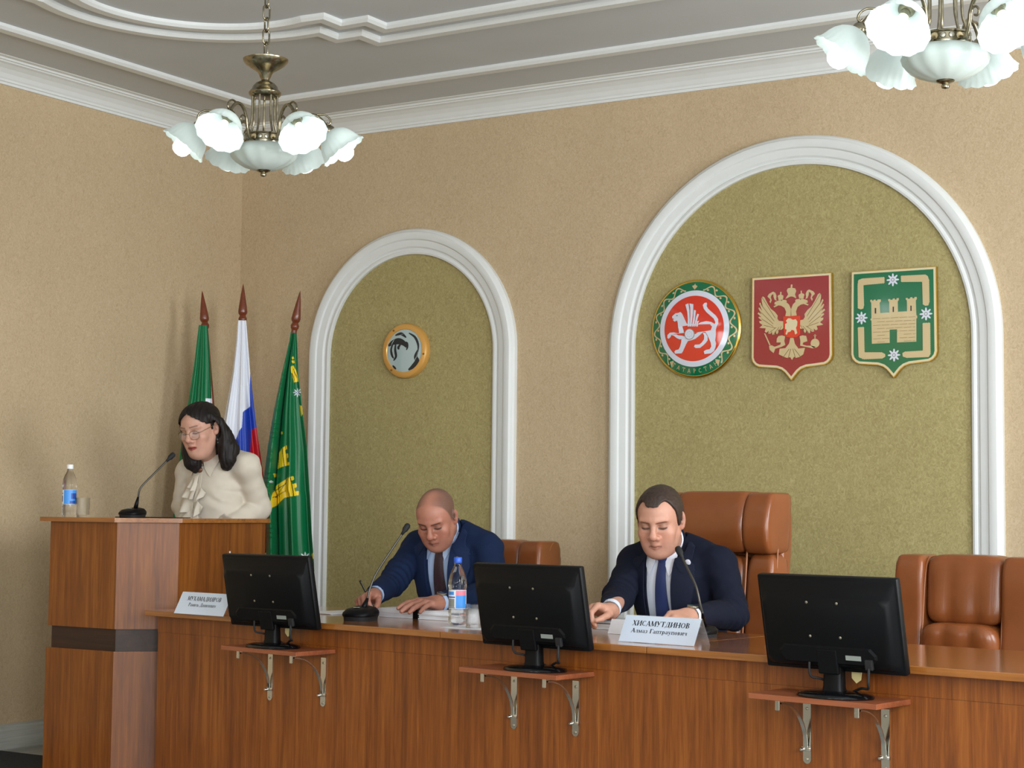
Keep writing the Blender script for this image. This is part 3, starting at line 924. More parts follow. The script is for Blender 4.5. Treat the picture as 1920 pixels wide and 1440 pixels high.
# ================================================================= wall emblems
ART = {
    'leo_body': [(-0.0805, 0.0792), (-0.0702, 0.0831), (-0.0598, 0.0744), (-0.0515, 0.059), (-0.0412, 0.0399), (-0.0316, 0.0227), (0.0265, 0.0181), (0.0428, 0.0266), (0.0712, 0.0315), (0.0955, 0.0266), (0.1157, 0.0157), (0.1177, 0.0248), (0.1096, 0.0418), (0.0914, 0.0575), (0.071, 0.0752), (0.0568, 0.0926), (0.0506, 0.1115), (0.0587, 0.121), (0.0689, 0.1227), (0.0717, 0.1166), (0.0702, 0.1049), (0.0791, 0.0914), (0.0994, 0.0737), (0.1196, 0.0561), (0.1309, 0.0389), (0.1318, 0.0168), (0.1238, 0.0024), (0.1198, -0.0121), (0.1199, -0.0379), (0.1159, -0.0636), (0.12, -0.0785), (0.116, -0.0967), (0.108, -0.1148), (0.0918, -0.1252), (0.0595, -0.1277), (0.0562, -0.1146), (0.0675, -0.1077), (0.0877, -0.1048), (0.0958, -0.0922), (0.0937, -0.0737), (0.0856, -0.0549), (0.0774, -0.0361), (0.0673, -0.0208), (0.0551, -0.021), (0.0348, -0.0379), (0.0145, -0.0519), (-0.0059, -0.0584), (-0.0264, -0.0613), (-0.0366, -0.0757), (-0.0489, -0.0975), (-0.055, -0.1084), (-0.0632, -0.1193), (-0.1003, -0.1197), (-0.1045, -0.1102), (-0.0963, -0.1024), (-0.0797, -0.1), (-0.0715, -0.0892), (-0.0634, -0.0672), (-0.0614, -0.0505), (-0.0717, -0.0512), (-0.0882, -0.0437), (-0.1048, -0.0318), (-0.1194, -0.0274), (-0.1255, -0.0384), (-0.1359, -0.0454), (-0.143, -0.0395), (-0.1414, -0.0265), (-0.1277, -0.0158), (-0.1049, -0.015), (-0.0842, -0.0208), (-0.0739, -0.0201), (-0.076, -0.007), (-0.0802, 0.0119), (-0.0823, 0.0307), (-0.0865, 0.0421), (-0.101, 0.0372), (-0.1114, 0.047), (-0.1019, 0.0496), (-0.1143, 0.0547), (-0.1156, 0.0641), (-0.097, 0.0781)],
    'leo_leg': [(0.0531, -0.0239), (0.0673, -0.0253), (0.0775, -0.0435), (0.0775, -0.0619), (0.0694, -0.0727), (0.0553, -0.085), (0.037, -0.0972), (0.0146, -0.0971), (0.0056, -0.0904), (0.0105, -0.0806), (0.0349, -0.0805), (0.0471, -0.0718), (0.0593, -0.0575), (0.0612, -0.0391)],
    'wing0': [(-0.0267, 0.0094), (-0.026, 0.0429), (-0.0302, 0.0803), (-0.0427, 0.1183), (-0.0271, 0.123), (-0.0196, 0.0872), (-0.0165, 0.0424), (-0.0176, 0.009)],
    'wing1': [(-0.0152, 0.0089), (-0.0125, 0.0571), (-0.0155, 0.1019), (-0.0209, 0.1227), (-0.0004, 0.1179), (-0.0002, 0.0714), (-0.0062, 0.0085)],
    'wing2': [(-0.0029, 0.0083), (0.0039, 0.0563), (0.005, 0.0897), (0.0148, 0.0862), (0.0109, 0.0411), (0.0053, 0.0079)],
    'wing3': [(0.0086, 0.0078), (0.0182, 0.0556), (0.0247, 0.0701), (0.0324, 0.066), (0.0256, 0.0478), (0.0151, 0.0075)],
    'wing4': [(0.0184, 0.0073), (0.0244, 0.033), (0.0346, 0.0344), (0.0273, 0.0217), (0.0273, 0.0069)],
    'leo_eye': [(-0.0928, 0.0667), (-0.0866, 0.069), (-0.0825, 0.0662), (-0.0874, 0.0638)],
    'tulip': [(0.0005, 0.221), (0.0046, 0.2126), (0.0144, 0.2083), (0.0095, 0.2004), (0.0006, 0.1912), (-0.0085, 0.2014), (-0.0151, 0.21), (-0.0036, 0.2131)],
    'outline2': [(-0.1982, 0.0), (0.1982, -0.0005), (0.2032, -0.3871), (0.1972, -0.4059), (0.1831, -0.4206), (0.167, -0.4277), (0.0697, -0.4358), (0.0411, -0.4502), (0.0206, -0.4726), (0.0062, -0.4952), (-0.0123, -0.4715), (-0.0329, -0.4477), (-0.0619, -0.4352), (-0.1579, -0.4378), (-0.1789, -0.4234), (-0.1924, -0.4035)],
    'e_wing': [(-0.1433, -0.0933), (-0.1349, -0.0997), (-0.1194, -0.1298), (-0.1035, -0.154), (-0.0826, -0.1706), (-0.0681, -0.1889), (-0.0701, -0.2024), (-0.0618, -0.2144), (-0.039, -0.2174), (-0.039, -0.2504), (-0.0494, -0.2576), (-0.0652, -0.2569), (-0.0639, -0.2725), (-0.0722, -0.2779), (-0.0797, -0.2621), (-0.0847, -0.2793), (-0.0943, -0.2797), (-0.0972, -0.2625), (-0.1043, -0.2738), (-0.1152, -0.2733), (-0.1139, -0.2586), (-0.1244, -0.2679), (-0.1336, -0.2636), (-0.1286, -0.247), (-0.1475, -0.2454), (-0.1613, -0.2428), (-0.1454, -0.2307), (-0.1601, -0.2195), (-0.1622, -0.2104), (-0.1475, -0.2103), (-0.1664, -0.1945), (-0.163, -0.1892), (-0.1496, -0.1938), (-0.1706, -0.1748), (-0.1664, -0.1683), (-0.1517, -0.1789), (-0.1664, -0.1488), (-0.1622, -0.1451), (-0.1475, -0.1615), (-0.1622, -0.1275), (-0.158, -0.1219), (-0.1433, -0.1422), (-0.1496, -0.1165), (-0.1505, -0.1008)],
    'e_head': [(-0.0286, -0.1935), (-0.0245, -0.1736), (-0.0328, -0.1538), (-0.0493, -0.1432), (-0.0639, -0.1405), (-0.0847, -0.1491), (-0.0889, -0.145), (-0.0743, -0.1369), (-0.0847, -0.1347), (-0.0826, -0.124), (-0.068, -0.1189), (-0.0493, -0.1141), (-0.0245, -0.1174), (-0.0203, -0.1254), (-0.0245, -0.1271), (-0.01, -0.1395), (0.0003, -0.1632), (0.0015, -0.195)],
    'e_crown': [(-0.0215, -0.0729), (-0.0161, -0.0624), (-0.0017, -0.0605), (-0.0004, -0.0451), (0.0074, -0.0455), (0.0058, -0.0609), (0.021, -0.0645), (0.0263, -0.0764), (0.0201, -0.0927), (0.0267, -0.1124), (0.0086, -0.1025), (-0.0038, -0.1019), (-0.0286, -0.1121), (-0.0141, -0.0908)],
    'e_scrown': [(-0.068, -0.0967), (-0.0618, -0.0909), (-0.0555, -0.0904), (-0.0543, -0.0769), (-0.0485, -0.0772), (-0.0493, -0.09), (-0.0389, -0.0952), (-0.0389, -0.105), (-0.0431, -0.1164), (-0.0639, -0.1152), (-0.0639, -0.1075)],
    'e_ribbon': [(-0.1194, -0.0939), (-0.1119, -0.0834), (-0.091, -0.0736), (-0.0805, -0.0793), (-0.0743, -0.0933), (-0.0764, -0.1087), (-0.0726, -0.1175), (-0.0826, -0.1142), (-0.0889, -0.0983), (-0.0897, -0.0854), (-0.0985, -0.0888), (-0.1035, -0.0987), (-0.0985, -0.1134), (-0.1047, -0.1286), (-0.1098, -0.1186), (-0.1043, -0.1142), (-0.1085, -0.1062), (-0.1181, -0.0979)],
    'e_shield': [(-0.039, -0.195), (0.0475, -0.1958), (0.0454, -0.285), (0.029, -0.2959), (0.0166, -0.2953), (0.0051, -0.2987), (-0.006, -0.2959), (-0.0204, -0.2938), (-0.0349, -0.2815)],
    'e_rider': [(-0.0287, -0.2315), (-0.0183, -0.2262), (-0.0245, -0.2162), (-0.0142, -0.2051), (-0.0018, -0.2057), (0.0106, -0.2132), (0.025, -0.2109), (0.0332, -0.2228), (0.0311, -0.242), (0.0257, -0.2514), (0.0323, -0.2768), (0.022, -0.284), (0.0175, -0.2645), (0.0043, -0.2601), (-0.0019, -0.2683), (-0.0155, -0.2715), (-0.0204, -0.2829), (-0.0266, -0.2788), (-0.0204, -0.259), (-0.0287, -0.2547)],
    'e_tail': [(-0.0039, -0.2983), (0.0125, -0.299), (0.0187, -0.3263), (0.0371, -0.3501), (0.0698, -0.3483), (0.0616, -0.378), (0.0452, -0.3889), (0.0256, -0.3939), (0.0145, -0.3877), (0.005, -0.4028), (-0.004, -0.389), (-0.0205, -0.3922), (-0.0412, -0.3837), (-0.0619, -0.3733), (-0.0577, -0.3471), (-0.0287, -0.3456), (-0.0101, -0.3251)],
    'e_legl': [(-0.0453, -0.2842), (-0.0308, -0.2894), (-0.0349, -0.3105), (-0.0287, -0.3301), (-0.0494, -0.339), (-0.0806, -0.3462), (-0.0889, -0.3665), (-0.1085, -0.3502), (-0.1118, -0.3326), (-0.0993, -0.3284), (-0.0827, -0.3369), (-0.0536, -0.328), (-0.0515, -0.3176), (-0.0735, -0.3167), (-0.0722, -0.2993), (-0.0639, -0.2872)],
    'e_scept': [(-0.137, -0.2712), (-0.1319, -0.2703), (-0.1043, -0.3271), (-0.1093, -0.3307)],
    'e_legr': [(0.0576, -0.2886), (0.076, -0.2921), (0.0821, -0.3174), (0.0617, -0.3223), (0.0576, -0.3317), (0.078, -0.3383), (0.1024, -0.3393), (0.1227, -0.3458), (0.1105, -0.3523), (0.0861, -0.3463), (0.0461, -0.337), (0.0474, -0.3159), (0.0433, -0.2926)],
    'e_orbc': [(0.1199, -0.3285), (0.143, -0.3295), (0.12, -0.2921)],
    'outline3': [(-0.2027, 0.0), (0.2027, -0.0003), (0.205, -0.3923), (0.1951, -0.4151), (0.1713, -0.4315), (0.1318, -0.4379), (0.0682, -0.4395), (0.0361, -0.4559), (0.0037, -0.4976), (-0.0203, -0.4696), (-0.0485, -0.4452), (-0.0769, -0.4384), (-0.1505, -0.4359), (-0.1793, -0.4171), (-0.1978, -0.3888)],
    'castle': [(-0.1091, -0.1441), (-0.1091, -0.137), (-0.1009, -0.1355), (-0.1001, -0.1407), (-0.094, -0.141), (-0.0927, -0.1364), (-0.0837, -0.1361), (-0.0829, -0.1416), (-0.0756, -0.142), (-0.0735, -0.1366), (-0.0584, -0.137), (-0.0585, -0.1469), (-0.0642, -0.1525), (-0.0616, -0.1998), (-0.0181, -0.1992), (-0.0187, -0.1498), (-0.0235, -0.1448), (-0.0235, -0.1378), (-0.0146, -0.1371), (-0.0134, -0.1418), (-0.0025, -0.1416), (-0.0016, -0.1366), (0.0077, -0.1359), (0.0088, -0.1419), (0.0157, -0.1415), (0.0169, -0.1357), (0.0266, -0.1354), (0.0266, -0.1444), (0.0217, -0.15), (0.0222, -0.1981), (0.0656, -0.198), (0.0651, -0.1484), (0.0599, -0.1439), (0.0599, -0.1376), (0.068, -0.1369), (0.0691, -0.1416), (0.0799, -0.1411), (0.0812, -0.1353), (0.09, -0.1346), (0.0911, -0.1405), (0.0999, -0.1402), (0.1011, -0.1348), (0.1111, -0.135), (0.111, -0.1443), (0.1066, -0.1507), (0.1086, -0.218), (0.1126, -0.2202), (0.1125, -0.2318), (0.1085, -0.2336), (0.1078, -0.3383), (0.0175, -0.3384), (0.0178, -0.278), (-0.0173, -0.2783), (-0.0176, -0.3389), (-0.1018, -0.3394), (-0.1038, -0.2319), (-0.1079, -0.2309), (-0.1078, -0.2231), (-0.1037, -0.2225), (-0.1042, -0.1503)],
    'slit0': [(-0.0872, -0.1749), (-0.0806, -0.1752), (-0.0807, -0.2008), (-0.0873, -0.2004)],
    'slit1': [(-0.0018, -0.1734), (0.0038, -0.1737), (0.0037, -0.198), (-0.002, -0.1977)],
    'slit2': [(0.0817, -0.1731), (0.0873, -0.1734), (0.0872, -0.1975), (0.0816, -0.1972)],
    'g_tl': [(-0.1655, -0.042), (-0.1469, -0.036), (-0.0417, -0.0357), (-0.0418, -0.0621), (-0.1429, -0.0652), (-0.1404, -0.1622), (-0.1433, -0.1747), (-0.1557, -0.178), (-0.1681, -0.1726), (-0.1689, -0.0656)],
    'g_tr': [(0.0384, -0.0348), (0.1542, -0.0364), (0.1629, -0.0424), (0.1679, -0.0583), (0.1692, -0.163), (0.1644, -0.1763), (0.1513, -0.1775), (0.1407, -0.1712), (0.1382, -0.0662), (0.0391, -0.0614)],
    'g_bl': [(-0.1684, -0.2616), (-0.1408, -0.2609), (-0.1388, -0.3784), (-0.0523, -0.3817), (-0.0393, -0.3889), (-0.0382, -0.4007), (-0.0504, -0.408), (-0.1422, -0.4086), (-0.1648, -0.3979)],
    'g_br': [(0.1389, -0.2563), (0.1717, -0.256), (0.1724, -0.3988), (0.1656, -0.4094), (0.0604, -0.4094), (0.0444, -0.4037), (0.0425, -0.3881), (0.0525, -0.3826), (0.1393, -0.3813)],
    'flowers': [(-0.0008, -0.05), (-0.1517, -0.2182), (0.1538, -0.2145), (0.0031, -0.3956)],
}


# ---- lettering drawn stroke by stroke (flat print)
def _stroke(x0, y0, x1, y1, w):
    d = np.array([x1 - x0, y1 - y0])
    L = np.linalg.norm(d) + 1e-9
    n = np.array([-d[1], d[0]]) / L * w / 2
    return [(x0 + n[0], y0 + n[1]), (x0 - n[0], y0 - n[1]), (x1 - n[0], y1 - n[1]), (x1 + n[0], y1 + n[1])]


TK, TN = .195, .075
GL = {
    'Х': (.80, [(.14, 1, .66, 0, TK), (.64, 1, .12, 0, TN)], [(.14, 1), (.64, 1), (.12, 0), (.66, 0)]),
    'И': (.92, [(.18, 0, .18, 1, TK), (.74, 0, .74, 1, TK), (.2, .08, .72, .92, TN)], [(.18, 0), (.18, 1), (.74, 0), (.74, 1)]),
    'С': (.78, [('a', .43, .5, .35, .47, 45, 315)], []),
    'А': (.82, [(.10, 0, .40, 1, TN), (.40, 1, .70, 0, TK), (.2, .33, .58, .33, TN)], [(.10, 0), (.70, 0)]),
    'М': (1.04, [(.14, 0, .16, 1, TN), (.18, 1, .50, .06, TK), (.50, .06, .84, 1, TN), (.88, 0, .88, 1, TK)], [(.14, 0), (.88, 0), (.14, 1), (.88, 1)]),
    'У': (.80, [(.12, 1, .44, .36, TK), (.68, 1, .32, .02, TN), (.34, .05, .16, .05, TN * 1.3)], [(.12, 1), (.68, 1)]),
    'Т': (.78, [(.39, 0, .39, 1, TK), (.05, .965, .73, .965, TN), (.07, 1, .07, .74, TN), (.71, 1, .71, .74, TN)], [(.39, 0)]),
    'Д': (.92, [(.20, .05, .40, .97, TN), (.68, .05, .68, 1, TK), (.36, .965, .80, .965, TN), (.04, .05, .88, .05, TN), (.06, .06, .06, -.18, TN), (.86, .06, .86, -.18, TN)], []),
    'Н': (.92, [(.18, 0, .18, 1, TK), (.74, 0, .74, 1, TK), (.2, .5, .72, .5, TN)], [(.18, 0), (.18, 1), (.74, 0), (.74, 1)]),
    'О': (.88, [('a', .44, .5, .36, .47, 0, 360)], []),
    'В': (.80, [(.2, 0, .2, 1, TK), ('a', .36, .75, .24, .22, -90, 90), ('a', .36, .27, .30, .24, -90, 90), (.08, .97, .38, .97, TN), (.2, .52, .38, .52, TN), (.08, .03, .38, .03, TN)], []),
    'Я': (.84, [(.66, 0, .66, 1, TK), ('a', .46, .74, .26, .23, 90, 270), (.46, .97, .76, .97, TN), (.46, .51, .66, .51, TN), (.42, .5, .14, 0, TK * .8)], [(.66, 0), (.14, 0)]),
    'Р': (.72, [(.2, 0, .2, 1, TK), ('a', .36, .73, .27, .24, -90, 90), (.08, .97, .38, .97, TN), (.2, .49, .38, .49, TN)], [(.2, 0)]),
    'Г': (.66, [(.2, 0, .2, 1, TK), (.08, .965, .6, .965, TN), (.59, 1, .59, .72, TN)], [(.2, 0)]),
    'а': (.56, [('a', .24, .19, .17, .17, 60, 330), (.42, .04, .42, .46, .13), ('a', .28, .46, .16, .17, 0, 165), (.42, .03, .54, .03, TN)], []),
    'л': (.62, [(.10, .03, .26, .63, TN), (.46, 0, .46, .64, .14), (.22, .625, .54, .625, TN)], [(.46, 0)]),
    'м': (.76, [(.12, 0, .13, .64, TN), (.15, .64, .37, .05, .13), (.37, .05, .60, .64, TN), (.63, 0, .63, .64, .13)], [(.12, 0), (.63, 0)]),
    'з': (.50, [('a', .22, .47, .18, .17, -80, 150), ('a', .22, .17, .20, .17, -150, 80)], []),
    'п': (.64, [(.15, 0, .15, .64, .14), (.49, 0, .49, .64, .14), (.06, .615, .58, .615, TN)], [(.15, 0), (.49, 0)]),
    'т': (.56, [(.28, 0, .28, .64, .14), (.04, .615, .52, .615, TN), (.06, .64, .06, .46, TN), (.50, .64, .50, .46, TN)], [(.28, 0)]),
    'р': (.62, [(.15, -.27, .15, .64, .14), ('a', .33, .32, .21, .31, 0, 360)], [(.15, -.27)]),
    'у': (.58, [(.09, .64, .32, .06, .13), (.50, .64, .24, -.22, TN), (.25, -.22, .08, -.22, TN * 1.4)], [(.09, .64), (.50, .64)]),
    'о': (.58, [('a', .29, .32, .22, .31, 0, 360)], []),
    'в': (.56, [(.15, 0, .15, .64, .14), ('a', .26, .48, .17, .14, -90, 90), ('a', .26, .17, .21, .15, -90, 90), (.06, .62, .28, .62, TN), (.06, .02, .28, .02, TN)], []),
    'и': (.66, [(.15, 0, .15, .64, .14), (.51, 0, .51, .64, .14), (.16, .06, .5, .58, TN)], [(.15, 0), (.51, 0), (.15, .64), (.51, .64)]),
    'ч': (.60, [(.46, 0, .46, .64, .14), (.14, .64, .14, .44, .13), ('a', .34, .44, .20, .15, 180, 275)], [(.46, 0)]),
    'ь': (.54, [(.15, 0, .15, .64, .14), ('a', .26, .18, .20, .16, -90, 90), (.15, .35, .28, .35, TN), (.06, .02, .28, .02, TN)], []),
    'н': (.66, [(.15, 0, .15, .64, .14), (.51, 0, .51, .64, .14), (.16, .33, .5, .33, TN)], [(.15, 0), (.51, 0), (.15, .64), (.51, .64)]),
    'е': (.54, [('a', .27, .32, .20, .31, 20, 320), (.10, .37, .46, .37, TN)], []),
    ' ': (.36, [], []),
}


def glyph(ch, sans=False):
    adv, st, se = GL[ch]
    Q = []
    for s in st:
        if s[0] == 'a':
            _, cx, cy, rx, ry, a0, a1 = s
            n = max(6, int(abs(a1 - a0) / 22))
            pts = []
            for i in range(n + 1):
                a = R(a0 + (a1 - a0) * i / n)
                w = .12 if sans else .055 + .115 * abs(math.cos(a)) * min(1, rx / .3 + .2)
                pts.append(((cx + (rx + w * .2) * math.cos(a), cy + (ry + w * .2) * math.sin(a)), (cx + (rx - w * .8) * math.cos(a), cy + (ry - w * .8) * math.sin(a))))
            for i in range(n):
                Q.append([pts[i][0], pts[i + 1][0], pts[i + 1][1], pts[i][1]])
        else:
            x0, y0, x1, y1, w = s
            Q.append(_stroke(x0, y0, x1, y1, .12 if sans else w))
    if not sans:
        for x, y in se:
            Q.append(_stroke(x - .14, y + (.025 if y < .3 else -.025), x + .14, y + (.025 if y < .3 else -.025), .055))
    return adv, Q


def lettering(text, width=None, size=1.0, sans=False):
    """flat quads in x, y; returns V, F and the width"""
    V, F, x = [], [], 0.0
    for ch in text:
        adv, Q = glyph(ch, sans)
        for k, q in enumerate(Q):
            F.append(tuple(range(len(V), len(V) + 4)))
            V += [((p[0] + x) * size, p[1] * size, 0.00002 * k) for p in q]
        x += adv
    w = x * size
    if width:
        V = [(p[0] * width / w, p[1], p[2]) for p in V]
        w = width
    return V, F, w


def wallart(vf, c, y=0.0):
    """local x, z(up), depth towards the room -> thing coordinates"""
    return [(p[0], -p[2], p[1]) for p in vf[0]], vf[1]


def layer(name, poly, z0, z1, mat, parent, **k):
    return mesh_obj(name, *wallart(prism(poly, z0, z1), 0), M[mat], parent, **k)


# ---- round emblem: white winged leopard on red, green ring with gold scrolls
RD = .240
em = thing('round_emblem', 'round domed wall emblem with a white winged leopard on red in a green ring', 'emblem', (-3.738, Y0 - .006, 2.080))


def dome(r):
    return .020 + .030 * (1 - (r / RD) ** 2)


def ringmesh(r0, r1, lift, n=96, m=3):
    V, F = [], []
    for j in range(m + 1):
        r = r0 + (r1 - r0) * j / m
        for k in range(n):
            a = 2 * PI * k / n
            V.append((r * math.cos(a), -(dome(r) + lift), r * math.sin(a)))
    for j in range(m):
        for k in range(n):
            F.append((j * n + k, j * n + (k + 1) % n, (j + 1) * n + (k + 1) % n, (j + 1) * n + k))
    return V, F


def domed(poly, lift):
    V, F = prism(poly, 0, lift)
    n = len(poly)
    return [(p[0], -(dome(math.hypot(p[0], p[1])) + (.0003 if i < n else lift)), p[1]) for i, p in enumerate(V)], F


mesh_obj('gilt_rim', *wallart(closed_lathe([(RD - .008, 0.0), (RD, .006), (RD + .001, .014), (RD - .002, .019), (RD - .008, .0225)], 96), 0), M['gold'], em, smooth=True, angle=30)
mesh_obj('green_ring', *ringmesh(.186, RD - .0065, 0), M['em_green'], em, smooth=True)
mesh_obj('white_ring', *ringmesh(.160, .1865, .0008), M['em_white'], em, smooth=True)
mesh_obj('red_field', *ringmesh(.0002, .1605, .0, m=8), M['em_red'], em, smooth=True)
leo = mesh_obj('leopard', *join(domed(ART['leo_body'], .0022), domed(ART['leo_leg'], .0018)), M['em_white'], em)
for i in range(5):
    mesh_obj('wing_feather', *domed(ART['wing%d' % i], .0030 - .0002 * i), M['em_white'], leo)
mesh_obj('eye', *domed(ART['leo_eye'], .0026), M['em_dark'], leo)
cx, cz = -.0165, -.0285
circ = lambda cx, cz, r, n=28: [(cx + r * math.cos(2 * PI * k / n), cz + r * math.sin(2 * PI * k / n)) for k in range(n)]
sh = mesh_obj('round_shield', *domed(circ(cx, cz, .0270), .0040), M['em_grey'], em)
mesh_obj('shield_face', *domed(circ(cx, cz, .0235), .0046), M['em_white'], sh)
for k in range(8):
    mesh_obj('shield_boss', *domed(circ(cx + .0135 * math.cos(k * PI / 4), cz + .0135 * math.sin(k * PI / 4), .0016, 8), .0052), M['em_grey'], sh)
mesh_obj('tulip', *domed(ART['tulip'], .0016), M['gold_print'], em)


def polar(r, a):
    return (r * math.sin(a), r * math.cos(a))


for sgn in (-1, 1):                     # gold scrolls along both sides of the ring
    n = 11
    a0, a1 = R(14), R(141)
    for i in range(n):
        b0, b1 = a0 + (a1 - a0) * i / n, a0 + (a1 - a0) * (i + 1) / n
        f = (i % 2) * 1.0
        P_, rin, rout = [], .191, .222
        st = 6
        up = [(b0 + (b1 - b0) * t / st, rin + (rout - rin) * (.5 - .5 * math.cos(PI * t / st)) if not f else rout - (rout - rin) * (.5 - .5 * math.cos(PI * t / st))) for t in range(st + 1)]
        poly = [polar(min(r + .004, .225), sgn * a) for a, r in up] + [polar(max(r - .004, .1885), sgn * a) for a, r in up[::-1]]
        mesh_obj('gold_scroll', *domed(poly, .0012), M['gold_print'], em)
        am, rm = b0 + (b1 - b0) * .62, (.198 if not f else .215)
        hook = [polar(rm + q * .0050 * math.sin(t), sgn * (am + .030 * math.cos(t))) for q in (1,) for t in np.linspace(0, 2 * PI, 10)[:-1]]
        mesh_obj('gold_scroll', *domed(hook, .0012), M['gold_print'], em)
    tri = [polar(.189, sgn * R(144)), polar(.226, sgn * R(146.5)), polar(.207, sgn * R(139.5))]
    mesh_obj('gold_wedge', *domed(tri, .0012), M['gold_print'], em)
word = 'ТАТАРСТАН'
for i, chx in enumerate(word):
    ang = R(180 + 33 - 66 * i / 8)
    adv, Q = glyph(chx, True)
    V, F = [], []
    for q in Q:
        F.append(tuple(range(len(V), len(V) + 4)))
        for p in q:
            r = .207 - (p[1] - .5) * .021
            tx = (p[0] - adv / 2) * .021
            a = ang - tx / .207
            x, z = polar(r, a)
            V.append((x, -(dome(math.hypot(x, z)) + .0012), z))
    mesh_obj('letter', V, F, M['gold_print'], em)

# ---- two shields of the same outline
HALF = [(0, 0), (.201, 0), (.204, -.385), (.198, -.405), (.184, -.421), (.166, -.430), (.12, -.4345), (.075, -.4385), (.050, -.447), (.034, -.459), (.018, -.477), (0, -.499)]


def shield_outline(s=0.0):
    """offset the outline inward by s"""
    pts = HALF[1:] + [(-x, z) for x, z in HALF[1:-1][::-1]]
    n = len(pts)
    out = []
    for i in range(n):
        p0, p, p1 = np.array(pts[i - 1]), np.array(pts[i]), np.array(pts[(i + 1) % n])
        a, b = p - p0, p1 - p
        a, b = a / np.linalg.norm(a), b / np.linalg.norm(b)
        na, nb = np.array([a[1], -a[0]]), np.array([b[1], -b[0]])
        m = na + nb
        m = m / (m @ na)
        out.append(tuple(p + m * s))
    return out


def shield(name, label, x, z, field, fname):
    t = thing(name, label, 'emblem', (x, Y0 - .006, z), 0, 'coats of arms in the large niche')
    layer('gilt_rim', shield_outline(0), .0, .026, 'gold', t)
    layer('pale_border', shield_outline(.0030), .026, .0268, 'cream_border', t)
    layer(fname, shield_outline(.0125), .0268, .0280, field, t)
    return t


mir = lambda p: [(-x, z) for x, z in p]
s2 = shield('shield_emblem', 'crimson shield emblem with a gold double-headed eagle', -3.235, 2.311, 'em_crimson', 'crimson_field')
G0, G1 = .0280, .0300
eg = None
for nm, poly, both in (('wing', ART['e_wing'], True), ('head', ART['e_head'], True), ('tail', ART['e_tail'], False), ('claw', ART['e_legl'], False), ('claw', ART['e_legr'], False), ('large_crown', ART['e_crown'], False), ('small_crown', ART['e_scrown'], True), ('ribbon', ART['e_ribbon'], True), ('sceptre', ART['e_scept'], False)):
    for k in range(2 if both else 1):
        w = layer(nm, mir(poly) if k else poly, G0, G1, 'gold_print', s2)
        if nm == 'wing':
            lines = []
            for (a, b) in (((-.150, -.095), (-.080, -.200)), ((-.155, -.130), (-.085, -.215)), ((-.158, -.165), (-.09, -.228)), ((-.150, -.200), (-.09, -.240)), ((-.138, -.232), (-.08, -.248)), ((-.112, -.270), (-.075, -.245)), ((-.092, -.282), (-.060, -.245)), ((-.072, -.285), (-.048, -.240))):
                lines.append(prism(_stroke(a[0], a[1], b[0], b[1], .0022), G1, G1 + .0004))
            v, f = join(*lines)
            if k:
                v, f = [(-p[0], p[1], p[2]) for p in v], [q[::-1] for q in f]
            mesh_obj('feather_lines', *wallart((v, f), 0), M['gold_dark'], w, kind='stuff')
        if nm == 'head':
            e = circ(-.048 * (1 if not k else -1), -.118, .0026, 10)
            layer('eye', e, G1, G1 + .0005, 'gold_dark', w)
        if nm == 'tail':
            v, f = join(*[prism(_stroke(.004 + a * .01, -.350, .004 + a * .038, -.396, .0024), G1, G1 + .0004) for a in (-1.3, -.5, .5, 1.3)])
            mesh_obj('feather_lines', *wallart((v, f), 0), M['gold_dark'], w, kind='stuff')
ob = ART['e_orbc']
orb = layer('orb', circ(ob[0][0], ob[0][1], .0215), G0, G1, 'gold_print', s2)
layer('orb_cross', _stroke(ob[0][0], ob[2][1] - .016, ob[0][0], ob[2][1] + .006, .004), G0, G1, 'gold_print', orb)
layer('orb_cross', _stroke(ob[0][0] - .006, ob[2][1] + .000, ob[0][0] + .006, ob[2][1] + .000, .004), G0, G1, 'gold_print', orb)
rim = shield_outline(0)
ins = layer('breast_shield', ART['e_shield'], G0, G1 + .0012, 'em_red', s2)
layer('rider', ART['e_rider'], G1 + .0012, G1 + .0024, 'cream_border', ins)

s3 = shield('shield_emblem', 'green shield emblem with a gold three-towered castle and white flowers', -2.735, 2.308, 'em_green', 'green_field')
cs = layer('castle', ART['castle'], G0, G1, 'gold_print', s3)
for i in range(3):
    layer('window_slit', ART['slit%d' % i], G1, G1 + .0004, 'em_dark', cs)
bl = []
for r_ in range(8):
    z = -.225 - .0155 * r_
    for k in range(5):
        x0 = -.096 + .042 * k + (.02 if r_ % 2 else 0)
        if r_ > 4 and x0 + .03 > -.018 and x0 < .02:
            continue
        bl.append(prism(_stroke(x0, z, min(x0 + .036, .104), z + .0006, .0016), G1, G1 + .0003))
mesh_obj('brick_lines', *wallart(join(*bl), 0), M['gold_dark'], cs, kind='stuff')


def scallop(poly, amp=.0022, step=.0085):
    out = []
    n = len(poly)
    for i in range(n):
        a, b = np.array(poly[i]), np.array(poly[(i + 1) % n])
        L = np.linalg.norm(b - a)
        k = max(1, int(L / step))
        d = (b - a) / L
        for j in range(k):
            out.append(tuple(a + (b - a) * j / k))
            if L > step * 2:
                q = a + (b - a) * (j + .5) / k + np.array([-d[1], d[0]]) * amp
                out.append(tuple(q))
    return out


